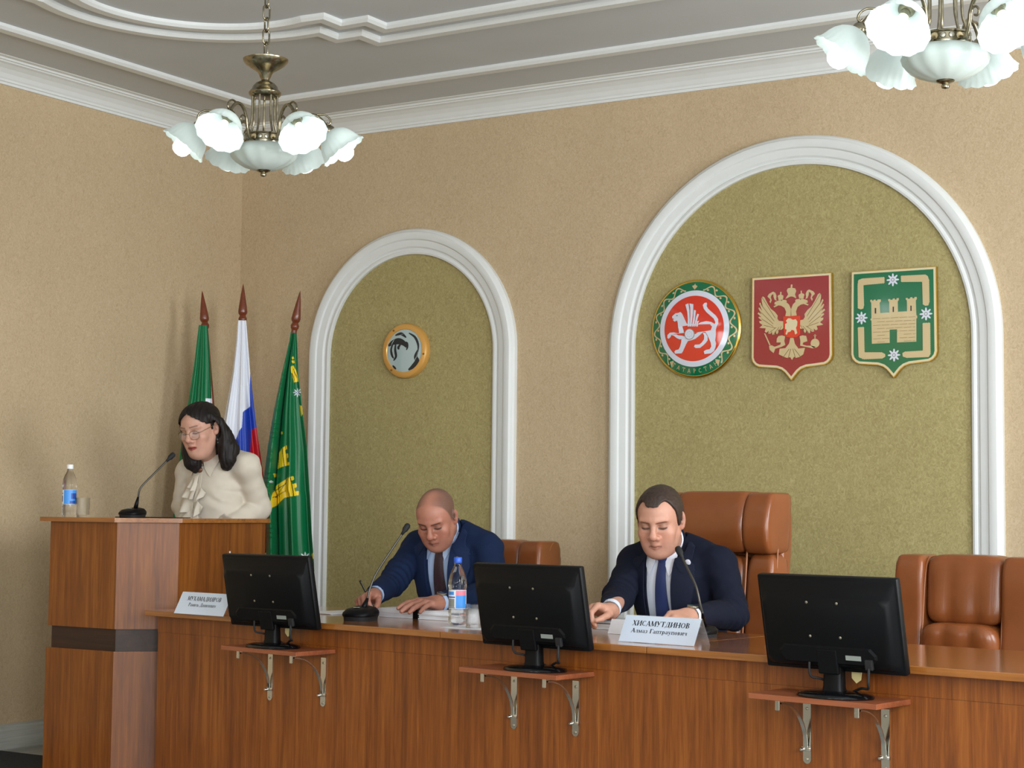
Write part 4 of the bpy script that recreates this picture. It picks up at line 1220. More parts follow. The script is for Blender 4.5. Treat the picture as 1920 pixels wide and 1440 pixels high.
for key in ('g_tl', 'g_tr', 'g_bl', 'g_br'):
    layer('garland', scallop(ART[key]), G0, G1, 'gold_print', s3)
for fx, fz in ART['flowers']:
    poly = []
    for k in range(16):
        a = PI / 8 * k + PI / 2
        r = .0300 if k % 2 == 0 else .0135
        if k % 2 == 0:
            poly += [(fx + .027 * math.cos(a - .12), fz + .027 * math.sin(a - .12)), (fx + r * math.cos(a), fz + r * math.sin(a)), (fx + .027 * math.cos(a + .12), fz + .027 * math.sin(a + .12))]
        else:
            poly.append((fx + r * math.cos(a), fz + r * math.sin(a)))
    fl = layer('flower', poly, G0, G1, 'em_white', s3)
    layer('flower_centre', circ(fx, fz, .0085, 16), G1, G1 + .0006, 'em_grey', fl)
    layer('flower_eye', circ(fx, fz, .0050, 16), G1 + .0006, G1 + .0010, 'em_white', fl)

# ---- round wall clock with a glossy face
ck = thing('wall_clock', 'round clock with a gilt wooden rim and a pale glassy face', 'clock', (-5.468, Y0 - .006, 2.040))
rc = .148
mesh_obj('rim', *wallart(lathe([(rc, 0), (rc + .001, .018), (rc - .004, .030), (rc - .012, .034), (rc - .030, .0345), (rc - .034, .028)], 72), 0), pbr('gilt_wood', rgb(226, 172, 92), 0.3, metal=.35, coat=.4), ck, smooth=True, angle=35)
face = mesh_obj('face', *wallart(closed_lathe([(rc - .030, .0), (rc - .032, .030), (.09, .0345), (.045, .037), (.0001, .038)], 72), 0), pbr('pale_face', rgb(176, 196, 198), 0.06, coat=1.0), ck, smooth=True, angle=50)
fh = lambda x, z: .0312 + .0085 * (1 - (math.hypot(x, z) / .115) ** 2)


def reflection_mark(pts, w):
    pts = spline([(p[0], p[1], 0) for p in pts], 6)
    V, F = [], []
    m = len(pts)
    for i, p in enumerate(pts):
        t = pts[min(i + 1, m - 1)] - pts[max(i - 1, 0)]
        t = t / np.linalg.norm(t)
        ww = w * (.25 + .75 * math.sin(PI * (i + .6) / (m + .2)))
        for s in (-1, 1):
            x, z = p[0] - t[1] * s * ww, p[1] + t[0] * s * ww
            V.append((x, -fh(x, z), z))
    for i in range(m - 1):
        F.append((2 * i, 2 * i + 1, 2 * i + 3, 2 * i + 2))
    return V, F


MK = M['em_dark']
marks = [([(-.105, .030), (-.075, .046), (-.035, .052), (.0, .040), (.022, .018)], .017), ([(-.070, .045), (-.085, .010), (-.078, -.022), (-.066, -.040)], .008), ([(-.052, .048), (-.056, .008), (-.050, -.030), (-.068, -.052)], .008), ([(-.02, .034), (-.034, .018), (-.028, .008)], .008), ([(.0, .045), (.022, .040), (.026, .018), (.020, .002)], .006), ([(-.06, .085), (-.02, .092), (.015, .070)], .008), ([(.030, .094), (.070, .070), (.092, .030), (.092, -.01)], .007), ([(.092, .0), (.078, -.035), (.086, -.060), (.058, -.088), (.030, -.105)], .013), ([(-.075, -.078), (-.052, -.098)], .006)]
mesh_obj('face_reflection', *join(*[reflection_mark(*m_) for m_ in marks]), MK, face)  # dark reflections in the glass, painted on as flat shapes
for a in (122, 232, 350):
    mesh_obj('rim_peg', *wallart(mv(closed_lathe([(.0055, .033), (.0055, .037), (.0001, .038)], 12), .131 * math.cos(R(a)), .131 * math.sin(R(a))), 0), M['gold_dark'], ck)
# ================================================================= chandeliers
def chandelier(label, loc, rot, ceil):
    t = thing('chandelier', label, 'chandelier', loc, rot, 'chandeliers under the ceiling')
    BZ = M['bronze']
    # pierced band holding the bowl
    b = mesh_obj('ring_band', *lathe([(.064, -.018), (.070, -.017), (.071, -.012), (.067, -.010), (.067, .010), (.071, .012), (.070, .017), (.060, .019)], 48), BZ, t, smooth=True, angle=35)
    for k in range(18):
        a = 2 * PI * k / 18
        r = .0085 if k % 3 else .0105
        boss = closed_lathe([(r, 0), (r * .8, .003), (.0001, .0045)], 10)
        mesh_obj('boss', *frame(boss, [[-math.sin(a), 0, math.cos(a)], [math.cos(a), 0, math.sin(a)], [0, 1, 0]], (.067 * math.cos(a), .067 * math.sin(a), 0)), M['steel_matte'] if k % 3 else M['gold_print'], b, smooth=True, angle=40)
    # ribbed frosted bowl
    def wave(i, r, z, a):
        return r * (1 + .018 * math.cos(12 * a) * min(1, r / .05)), z
    mesh_obj('bowl', *lathe([(.066, -.016), (.092, -.022), (.112, -.036), (.118, -.050), (.113, -.066), (.098, -.082), (.074, -.096), (.046, -.106), (.018, -.111), (.002, -.112)], 96, wave), M['shade'], t, smooth=True)
    mesh_obj('finial', *closed_lathe([(.026, -.108), (.024, -.113), (.014, -.117), (.009, -.119), (.012, -.124), (.010, -.130), (.0005, -.133)], 20), BZ, t, smooth=True, angle=50)
    # column rods
    for k in range(7):
        a = 2 * PI * k / 7
        pr = [(.062, .016), (.054, .040), (.047, .065), (.045, .10), (.045, .160)]
        mesh_obj('rod', *tube(spline([(r * math.cos(a), r * math.sin(a), z) for r, z in pr], 5), .0042, 8), BZ, t, smooth=True)
    mesh_obj('bell', *closed_lathe([(.030, .150), (.046, .152), (.056, .160), (.058, .168), (.052, .176), (.047, .180), (.044, .190), (.034, .202), (.022, .208), (.015, .214)], 32), BZ, t, smooth=True, angle=40)
    mesh_obj('dish', *closed_lathe([(.013, .206), (.015, .216), (.020, .226), (.024, .236), (.030, .244), (.050, .256), (.070, .270), (.080, .282), (.081, .288), (.074, .291), (.040, .292), (.012, .298), (.006, .304)], 40), BZ, t, smooth=True, angle=40)
    # arms, shades, bulbs
    for k in range(6):
        a = 2 * PI * k / 6
        ca, sa = math.cos(a), math.sin(a)
        M3 = [[ca, -sa, 0], [sa, ca, 0], [0, 0, 1]]
        pr = [(.066, 0, -.004), (.092, 0, -.012), (.108, 0, .016), (.118, 0, .056), (.142, 0, .088), (.176, 0, .094), (.205, 0, .074), (.222, 0, .048)]
        arm = tube(spline(pr, 6), .006, 8, rs=None)
        curl = tube(spline([(.176, 0, .094), (.205, 0, .098), (.226, 0, .088), (.234, 0, .072), (.228, 0, .062), (.220, 0, .068)], 5), .0036, 7)
        curl2 = tube(spline([(.118, 0, .056), (.138, 0, .060), (.152, 0, .048), (.146, 0, .034), (.134, 0, .038)], 5), .0034, 7)
        ao = mesh_obj('arm', *frame(join(arm), M3, (0, 0, 0)), BZ, t, smooth=True)
        mesh_obj('scroll', *frame(curl, M3, (0, 0, 0)), BZ, ao, smooth=True)
        mesh_obj('scroll', *frame(curl2, M3, (0, 0, 0)), BZ, ao, smooth=True)
        # shade axis: outward and down
        th = R(38)
        ax = np.array([math.sin(th), 0, -math.cos(th)])
        px_ = np.array([math.cos(th), 0, math.sin(th)])
        MS = np.array(M3) @ np.column_stack([px_, [0, 1, 0], -ax])
        o = np.array(M3) @ np.array([.222, 0, .045])
        hold = closed_lathe([(.006, .012), (.020, .004), (.024, -.006), (.022, -.020), (.014, -.026), (.014, -.045)], 18)
        mesh_obj('shade_holder', *frame(hold, MS, o), BZ, ao, smooth=True, angle=45)

        def sw(i, r, z, q):
            f = max(0, (i - 2) / 7.0)
            lob = abs(math.cos(6 * q)) ** .7
            return r * (1 + .07 * f * (lob - .5) * .6 + .012 * min(1, f * 2) * math.cos(24 * q)), z - .006 * f ** 2 * lob
        prof = [(.021, -.012), (.034, -.018), (.050, -.030), (.062, -.046), (.069, -.062), (.073, -.076), (.077, -.086), (.083, -.093), (.086, -.096)]
        mesh_obj('shade', *frame(lathe(prof, 96, sw), MS, o), M['shade'], t, smooth=True)
        bulb = closed_lathe([(.012, -.044), (.014, -.056), (.024, -.070), (.0315, -.086), (.0335, -.101), (.0305, -.117), (.021, -.129), (.009, -.1335), (.0002, -.134)], 20)
        mesh_obj('bulb', *frame(bulb, MS, o), M['bulb'], t, smooth=True)
    # chain up to the ceiling cup
    z = .300
    i = 0
    top = ceil - loc[2]
    while z < top - .05:
        h, w, r = .0260, .0125, .0036
        pts = []
        for q in range(17):
            a = 2 * PI * q / 16
            sx = math.cos(a) * w
            sz = math.sin(a) * w + (h - w) * (1 if math.sin(a) >= 0 else -1)
            pts.append((sx, 0, z + h + sz) if i % 2 == 0 else (0, sx, z + h + sz))
        pts.append(pts[0])
        mesh_obj('chain_link', *tube(pts, r, 6, cap=False), BZ, t, smooth=True)
        z += 2 * h - 2.2 * r
        i += 1
    mesh_obj('ceiling_cup', *closed_lathe([(.006, z), (.012, z + .008), (.040, top - .022), (.052, top - .006), (.054, top)], 28), BZ, t, smooth=True, angle=40)
    return t


c1 = at(495, 262, 6.2)
chandelier('six-lamp bronze chandelier with frosted shades hanging near the left corner of the room', tuple(c1), R(-58 + 36), CEIL_Z)
c2 = at(1772, 77, 4.78)
chandelier('six-lamp bronze chandelier with frosted shades hanging above the large niche, cut by the frame', tuple(c2), R(-37), CEIL_Z)
# ================================================================= flags in a floor stand
SP = at(444, 1335, 9.35)
stand = thing('flag_stand', 'low wooden stand in the back corner holding three flag poles', 'stand', (SP[0], SP[1], 0))
mesh_obj('base', *closed_lathe([(.20, 0), (.20, .022), (.185, .030), (.10, .034), (.0005, .034)], 40), M['wood_pole'], stand, smooth=True, angle=40)
mesh_obj('hub', *closed_lathe([(.075, .034), (.07, .05), (.055, .10), (.050, .125), (.058, .13), (.058, .14)], 30), M['wood_pole'], stand, smooth=True, angle=40)

GREEN, YEL, WHT = np.array(rgb(6, 112, 66)[:3]), np.array(rgb(250, 214, 40)[:3]), np.array(rgb(232, 236, 246)[:3])
BLU, REDC, DKL = np.array(rgb(30, 70, 190)[:3]), np.array(rgb(206, 20, 30)[:3]), np.array(rgb(50, 40, 20)[:3])


def inside(px, py, poly):
    r = np.zeros(px.shape, bool)
    n = len(poly)
    for i in range(n):
        (x0, y0), (x1, y1) = poly[i], poly[(i + 1) % n]
        c = ((y0 > py) != (y1 > py)) & (px < (x1 - x0) * (py - y0) / (y1 - y0 + 1e-12) + x0)
        r ^= c
    return r


def cloth(name, parent, base, rows, d, folds, amp, paint, mat, sleeve=None, seed=0):
    """hanging cloth: rows = (py, left, right) silhouette, gathered in folds below the pole top"""
    s = FPX / d
    e = np.array([cR[0], cR[1], 0]) / np.linalg.norm([cR[0], cR[1]])
    nrm = np.array([e[1], -e[0], 0])
    rows = np.array(rows, float)
    y0, y1 = rows[0, 0], rows[-1, 0]
    nv, nu = int((y1 - y0) / 1.0), 180
    py = np.linspace(y0, y1, nv)
    L, Rr = np.interp(py, rows[:, 0], rows[:, 1]), np.interp(py, rows[:, 0], rows[:, 2])
    U = np.linspace(0, 1, nu)
    t = ((py - y0) / (y1 - y0))[:, None]
    u = U[None, :]
    g = np.minimum(1, .12 + 1.1 * t)
    wob = .35 * np.sin(3.1 * t + seed) + .2 * np.sin(7 * t + 2 * seed)
    w = (np.sin(2 * PI * folds * (u + .04 * np.sin(5 * t + seed)) + wob) + .45 * np.sin(2 * PI * (2 * folds + .7) * u + 1.3 + seed + 2 * wob))
    depth = amp * g * w + .035 * g * np.sin(PI * u) + .022
    if sleeve:
        depth = depth + amp * 1.6 * np.exp(-((u - sleeve * .45) / (sleeve * .4)) ** 2) - amp * 1.8 * np.exp(-((u - sleeve * 1.02) / .025) ** 2) + .003 * np.sin(90 * t + 9 * np.sin(30 * t)) * (u < sleeve)
    # uneven spacing where folds turn
    uu = u + .020 * np.cos(2 * PI * folds * u + wob) * g
    uu = (uu - uu[:, :1]) / (uu[:, -1:] - uu[:, :1])
    PX = L[:, None] + (Rr - L)[:, None] * uu
    hem = 6 * np.sin(2 * PI * folds * u + wob) * (t > .98)
    PY = np.repeat(py[:, None], nu, 1) + hem
    c0 = (PX - base[1]) / s
    c1_ = -(PY - base[2]) / s
    P_ = np.array(base[0])[None, None, :] + c0[..., None] * e + c1_[..., None] * np.array([0, 0, 1.0]) + depth[..., None] * nrm
    off = np.array(parent.location)
    V = (P_.reshape(-1, 3) - off)
    F = [(i * nu + j, i * nu + j + 1, (i + 1) * nu + j + 1, (i + 1) * nu + j) for i in range(nv - 1) for j in range(nu - 1)]
    o = mesh_obj(name, V, F, mat, parent, smooth=True)
    set_col(o, paint(PX, np.repeat(py[:, None], nu, 1), np.repeat(U[None, :], nv, 0)).reshape(-1, 3))
    sol = o.modifiers.new('thick', 'SOLIDIFY')
    sol.thickness = .0015
    return o


def flag(label, tip, d, rows, folds, amp, paint, seed, sleeve=None):
    T = at(*tip, d)
    B = np.array([SP[0], SP[1], .10])
    ax = (B - T) / np.linalg.norm(B - T)
    B = B - ax * .0 + np.array([0, 0, 0])
    t = thing('flag', label, 'flag', tuple(B), 0, 'flags on poles in the back corner')
    off = np.array(B)
    mesh_obj('pole', *tube([T + ax * .20 - off, T * .5 + B * .5 + ax * .1 - off, B - off], .0155, 14), M['wood_pole'], t, smooth=True, angle=50)
    z = -ax
    x = np.cross([0, 1, 0], z)
    x /= np.linalg.norm(x)
    y = np.cross(z, x)
    fin = closed_lathe([(.0155, 0), (.017, .004), (.022, .012), (.023, .024), (.018, .034), (.016, .040), (.023, .050), (.025, .060), (.022, .085), (.013, .145), (.004, .198), (.0003, .212)], 20)
    mesh_obj('finial', *frame(fin, np.column_stack([x, y, z]), T + ax * .212 - off), M['wood_pole'], t, smooth=True, angle=40)
    cloth('cloth', t, (T, tip[0], tip[1]), rows, d, folds, amp, paint, M['silk'], sleeve, seed)
    return t


M['silk'] = vcol('flag_silk', 0.4, 0.4, sheen=0.03)


def paint1(px, py, u):
    c = np.empty(px.shape + (3,))
    c[:] = GREEN
    c[(px > 392) & (py > 748)] = WHT
    c[(py > 800) & (px > 380)] = REDC
    return c


def paint2(px, py, u):
    c = np.empty(px.shape + (3,))
    c[:] = WHT
    wb = np.interp(py, [600, 701, 703, 762, 774, 802, 825, 836, 870, 920, 1040], [490, 478, 474, 475, 463, 462, 449, 440, 424, 408, 380])
    br = np.interp(py, [600, 800, 802, 806, 850, 880, 920, 1040], [600, 600, 489, 478, 477, 470, 458, 420])
    c[px > wb] = BLU
    c[px > br] = REDC
    return c


def paint3(px, py, u):
    c = np.empty(px.shape + (3,))
    c[:] = GREEN
    q = lambda L: [(490 + a / 3.2, 620 + b / 3.2) for a, b in L]
    for poly in (q([(112, 835), (126, 740), (150, 705), (178, 690), (182, 712), (168, 720), (173, 742), (190, 738), (194, 762), (180, 770), (184, 792), (200, 790), (200, 808), (160, 815)]),
                 q([(90, 1068), (108, 935), (195, 880), (220, 873), (224, 893), (210, 902), (216, 920), (236, 913), (241, 935), (226, 945), (232, 963), (253, 960), (252, 985), (172, 1000), (104, 1062)]),
                 q([(190, 222), (205, 213), (219, 240), (234, 270), (240, 308), (210, 315), (196, 262)]), q([(195, 165), (204, 160), (208, 172), (200, 178)]), q([(196, 186), (208, 182), (214, 196), (200, 202)]),
                 q([(246, 448), (262, 455), (268, 505), (258, 520), (250, 470)]), q([(60, 1085), (78, 1080), (86, 1110), (68, 1122)]), q([(100, 860), (112, 856), (114, 875), (104, 880)]), q([(138, 610), (150, 608), (152, 622), (141, 626)]), q([(335, 1335), (352, 1318), (360, 1350), (345, 1362)])):
        c[inside(px, py, poly)] = YEL
    for (a, b, w) in (((150, 705), (165, 812), 4), ((170, 695), (185, 800), 4), ((128, 742), (132, 828), 3), ((115, 1000), (200, 880), 3), ((112, 960), (178, 918), 4), ((106, 1000), (176, 960), 4), ((180, 890), (200, 992), 4), ((205, 880), (225, 988), 4), ((132, 925), (140, 1030), 4), ((205, 235), (226, 285), 4), ((198, 262), (212, 300), 4)):
        (ax, ay), (bx, by) = q([a, b])
        dx, dy = bx - ax, by - ay
        tt = np.clip(((px - ax) * dx + (py - ay) * dy) / (dx * dx + dy * dy), 0, 1)
        dd = np.hypot(px - ax - tt * dx, py - ay - tt * dy)
        c[(dd < w / 6.4)] = DKL
    for fx, fy, fr in ((232, 375, 27), (295, 1350, 30), (92, 908, 9)):
        X, Y = 490 + fx / 3.2, 620 + fy / 3.2
        a = np.arctan2(py - Y, px - X)
        r = np.hypot(px - X, py - Y)
        lim = fr / 3.2 * (.62 + .38 * np.cos(8 * a))
        c[r < lim] = WHT
        c[(r < fr / 12) & (r > fr / 20)] = BLU * .5
    return c


flag('green flag on a brown pole, the leftmost, partly hidden by the standing woman', (379, 545), 9.46, [(611, 376, 392), (640, 373, 395), (684, 369, 399), (750, 361, 403), (800, 352, 406), (900, 342, 412), (1000, 334, 420)], 2.0, .020, paint1, 1.0)
flag('white, blue and red striped flag on a brown pole, the middle one', (456, 532), 9.44, [(602, 449, 464), (640, 447, 468), (700, 441, 474), (800, 425, 488), (850, 418, 496), (900, 412, 504), (960, 404, 510), (1030, 396, 512)], 2.2, .024, paint2, 2.3)
flag('green flag with a yellow castle and white flowers, beside the small niche', (563, 545), 9.30, [(626, 549, 559), (640, 547, 560), (701, 534, 564), (776, 520, 574), (839, 511, 583), (918, 502, 589), (928, 508, 590), (1000, 511, 595), (1064, 512, 601)], 2.1, .026, paint3, .4, sleeve=.26)


# ================================================================= microphones
def gooseneck(label, pos, yaw, pts, head_dir, size=1.0):
    """wedge-shaped desk base with a bent gooseneck; pts are world points of the neck"""
    t = thing('microphone', label, 'microphone', tuple(pos), yaw, None)
    k = size
    V = []
    prof = [(-.075, .060, .0), (-.078, .062, .012), (-.070, .055, .030), (-.052, .042, .040)]
    outl = lambda hx, y0, y1: [(hx * math.copysign(abs(math.cos(a)) ** .6, math.cos(a)), (y0 + y1) / 2 + (y1 - y0) / 2 * math.copysign(abs(math.sin(a)) ** .6, math.sin(a))) for a in np.linspace(0, 2 * PI, 25)[:-1]]
    rows = [(.056, -.070, .064, 0), (.058, -.073, .066, .016)]
    def loft(rows):
        V, F = [], []
        for hx, a, b, z in rows:
            V += [(x * k, y * k, (z + (.010 * (y - a) / (b - a) if z > .02 else 0)) * k) for x, y in outl(hx, a, b)]
        n = 24
        for i in range(len(rows) - 1):
            for j in range(n):
                F.append((i * n + j, i * n + (j + 1) % n, i * n + n + (j + 1) % n, i * n + n + j))
        F.append(tuple(range(n - 1, -1, -1)))
        F.append(tuple((len(rows) - 1) * n + j for j in range(n)))
        return V, F
    mesh_obj('base', *loft(rows), M['dark_rubber'], t, smooth=True, angle=40)
    mesh_obj('base_cover', *loft([(.060, -.076, .069, .0165), (.062, -.078, .071, .022), (.060, -.074, .068, .030), (.050, -.060, .056, .042), (.030, -.036, .034, .047)]), M['black'], t, smooth=True, angle=50)
    mesh_obj('talk_button', *box(-.018 * k, .004 * k, -.034 * k, -.020 * k, .050 * k, .0525 * k), M['em_grey'], t)
    iv = t.matrix_basis.inverted() if False else (Matrix.Translation(Vector(pos)) @ Matrix.Rotation(yaw, 4, 'Z')).inverted()
    P_ = [np.array(iv @ Vector(p)) for p in pts]
    mesh_obj('neck_socket', *tube([P_[0], P_[0] + (P_[1] - P_[0]) * .5, P_[1]], .01, 12, rs=[.013 * k, .010 * k, .0055 * k]), M['black'], t, smooth=True)
    sp = spline(P_[1:], 8)
    mesh_obj('gooseneck', *tube(sp, .0042, 10), M['steel_dark'], t, smooth=True)
    e = sp[-1]
    dr = sp[-1] - sp[-3]
    dr /= np.linalg.norm(dr)
    mesh_obj('capsule', *tube([e - dr * .004, e + dr * .012, e + dr * .020, e + dr * .038, e + dr * .046, e + dr * .049], .01, 14, rs=[.005, .0075, .0115, .0120, .0095, .003]), M['dark_rubber'], t, smooth=True)
    return t


M['steel_dark'] = pbr('dark_gooseneck', rgb(84, 82, 78), 0.35, metal=0.8)
ztop = 1.1385
b1 = np.array([-5.300, 5.600, ztop])
b1 = atz(250, 971, ztop) if False else at(249, 970, 7.60)
b1[2] = ztop
gooseneck('black gooseneck microphone on the tribune, bent towards the woman', b1, R(10), [b1 + [0, .015, .040], at(259, 932, 7.62), at(262, 918, 7.62), at(270, 907, 7.63), at(290, 887, 7.66), at(313, 864, 7.70)], None, .80)
b2 = tl(-.72, .13, .76)
b2 = atz(677, 1163, .76)
gooseneck('black gooseneck microphone in front of the man writing', b2, R(TH + 18), [b2 + [0, .012, .042], at(689, 1122, 6.78), at(692, 1108, 6.79), at(705, 1076, 6.81), at(730, 1037, 6.83), at(754, 1001, 6.86)], None, .98)
b3 = atz(1302, 1196, .76) + tw * .05
gooseneck('black gooseneck microphone behind the name card in the middle', b3, R(TH), [b3 + [0, .012, .042], at(1317, 1150, 5.82), at(1313, 1134, 5.84), at(1305, 1100, 5.86), at(1290, 1068, 5.90), at(1279, 1045, 5.94)], None, .72)


# ================================================================= bottles, tumblers
def bottle(label, pos, yaw, s, capm, body_h=.225):
    t = thing('water_bottle', label, 'bottle', tuple(pos), yaw)
    prof = [(.010, .004), (.024, .001), (.030, .004), (.0325, .012), (.0325, .030), (.031, .034), (.0325, .038), (.0325, .050), (.0315, .056), (.0318, .062), (.0318, .128), (.0325, .134), (.034, .140), (.0335, .156), (.030, .176), (.024, .194), (.017, .208), (.0135, .216), (.0130, .224), (.0130, .232)]
    prof = [(r * s, z * s) for r, z in prof]
    mesh_obj('plastic_body', *closed_lathe(prof, 40), M['water'], t, smooth=True, angle=50)
    mesh_obj('cap', *closed_lathe([(.0148 * s, .226 * s), (.0152 * s, .230 * s), (.0152 * s, .243 * s), (.0135 * s, .246 * s), (.0001, .246 * s)], 28), capm, t, smooth=True, angle=40)
    lab = mesh_obj('label', *lathe([(.0324 * s, .060 * s), (.0324 * s, .128 * s)], 40), M['lab_white'], t, smooth=True)

    def patch(a0, a1, z0, z1, mat, lift=.0003):
        n = max(2, int((a1 - a0) / 8))
        V, F = [], []
        for i in range(n + 1):
            a = R(a0 + (a1 - a0) * i / n)
            for z in (z0, z1):
                V.append(((.0324 + lift) * s * math.cos(a), (.0324 + lift) * s * math.sin(a), z * s))
        for i in range(n):
            F.append((2 * i, 2 * i + 2, 2 * i + 3, 2 * i + 1))
        return mesh_obj('label_print', V, F, M[mat], lab, smooth=True)
    return t, patch


pb = atz(857, 1172, .762)
t, patch = bottle('water bottle with a blue cap, beside the monitor between the men', pb, 0, 1.02, M['cap_blue'])
patch(-66, 12, .062, .108, 'lab_blue')
patch(-66, 12, .108, .126, 'lab_pink')
patch(-126, -76, .066, .096, 'em_grey', .0004)
patch(-134, -72, .100, .104, 'lab_navy', .0005)
patch(-128, -80, .110, .122, 'lab_blue', .0004)
patch(-130, -72, .0625, .0645, 'em_dark', .0005)
p_ = at(129, 967, 7.62)
p_[2] = ztop
t, patch = bottle('water bottle with a white cap standing on the tribune', p_, 0, .93, M['cap_white'])
patch(-100, 40, .061, .127, 'lab_blue')
patch(-30, 30, .085, .112, 'lab_navy', .0005)
patch(-40, 10, .064, .076, 'lab_navy', .0005)
patch(-122, -104, .072, .100, 'lab_navy', .0005)
patch(-150, -102, .108, .113, 'lab_navy', .0005)
patch(-104, -92, .062, .126, 'lab_white', .0006)


def tumbler(label, pos, h=.085, r=.031):
    t = thing('glass_tumbler', label, 'glass', tuple(pos))
    mesh_obj('glass_body', *closed_lathe([(r * .9, 0), (r * .92, .004), (r, h), (r - .0018, h), (r * .85, .012), (.0002, .011)], 36), M['glass'], t, smooth=True, angle=40)
    return t


tumbler('glass tumbler beside the blue-capped bottle', atz(888, 1177, .762))
q = at(155, 967, 7.62)
q[2] = ztop
tumbler('glass tumbler beside the white-capped bottle on the tribune', q)


# ================================================================= papers
def sheets(label, pos, yaw, w, d, h, n, cat='papers', name='paper_stack'):
    t = thing(name, label, cat, tuple(pos), yaw)
    random.seed(int(abs(pos[0]) * 1000))
    for i in range(n):
        a = random.uniform(-1.5, 1.5)
        dx, dy = random.uniform(-.004, .004), random.uniform(-.004, .004)
        vf = box(-w / 2 + dx, w / 2 + dx, -d / 2 + dy, d / 2 + dy, h * i / n + .0002, h * (i + 1) / n)
        mesh_obj('sheet', *xf(vf, Matrix.Rotation(R(a), 4, 'Z')), M['white_paper'], t)
    return t


s1 = atz(782, 1160, .7605)
st = sheets('thick paper stack with a black binder clip under the hand of the man writing', s1 + tw * .12, R(TH + 3), .44, .27, .034, 8)
mesh_obj('binder_clip', *box(-.012, .014, -.140, -.110, -.0002, .0355, .001), M['black'], st)
sheets('open sheet the man writing holds his pen over', atz(700, 1148, .7605) + tw * .12, R(TH + 12), .21, .297, .0016, 2)
sheets('loose sheets at the left end of the desk', atz(618, 1150, .7605) + tw * .06, R(TH - 4), .16, .24, .004, 3)
sheets('white napkin under the blue-capped bottle and tumbler', atz(884, 1178, .7602), R(TH + 6), .20, .11, .0016, 1, 'napkin', 'paper_napkin')
bk = sheets('bound notebook and papers before the man in the middle', atz(1128, 1180, .7605) + tw * .12, R(TH + 4), .25, .24, .020, 4, 'notebook', 'notebook')
mesh_obj('cover', *box(-.128, .128, -.123, .123, .020, .0225), pbr('plum_cover', rgb(52, 34, 50), .5), bk)
mesh_obj('loose_sheet', *box(-.13, .12, -.118, .128, .0227, .028), M['white_paper'], bk)
cardp = atz(1152, 1189, .7605) + tw * .005
cd = thing('folded_card', 'small blank folded white card behind the left edge of the middle name card', 'card', tuple(cardp), R(TH - 3))
mesh_obj('front_leaf', *xf(box(-.035, .035, -.0006, .0006, 0, .055), Matrix.Rotation(R(-24), 4, 'X')), M['white_paper'], cd)
mesh_obj('back_leaf', *mv(xf(box(-.035, .035, -.0006, .0006, 0, .055), Matrix.Rotation(R(24), 4, 'X')), 0, .0448, 0), M['white_paper'], cd)


# ================================================================= name cards in acrylic holders
def nameplate(label, pos, yaw, l1, l2, w1, w2, W_=.30, H_=.098):
    t = thing('name_card', label, 'name card', tuple(pos), yaw, 'name cards on the desk')
    lean = R(28)
    rot = Matrix.Rotation(-lean, 4, 'X')
    mesh_obj('acrylic_front', *xf(box(-W_ / 2, W_ / 2, -.0008, .0008, 0, H_), rot), M['acrylic'], t)
    cd_ = mesh_obj('card', *xf(box(-W_ / 2 + .001, W_ / 2 - .001, -.0016, -.0010, .001, H_ - .002), rot), M['card'], t)
    yb = 2 * H_ * math.sin(lean)
    mesh_obj('acrylic_back', *mv(xf(box(-W_ / 2, W_ / 2, -.0008, .0008, 0, H_), Matrix.Rotation(lean, 4, 'X')), 0, yb, 0), M['acrylic'], t)
    for txt, wd, z, sz in ((l1, w1, .060, .0185), (l2, w2, .035, .0155)):
        V, F, w = lettering(txt, None, sz)
        sx = wd / w
        V = [((p[0] * sx - wd / 2), -.0018 - p[2], p[1] + z) for p in V]
        mesh_obj('lettering', *xf((V, F), rot), M['ink'], cd_, kind='stuff')
    return t


n2 = (atz(1156, 1201, .7602) + atz(1306, 1214, .7602)) / 2
nameplate('white name card in a clear holder before the man in the middle', n2, R(TH + 1), 'ХИСАМУТДИНОВ', 'Алмаз Гаптраупович', .228, .222)
n1 = atz(327, 1150, .7602) + tu * .150
nameplate('white name card in a clear holder at the left end of the desk', n1, R(TH + 1), 'МУХАМАДИЯРОВ', 'Рамиль Данилевич', .205, .165)
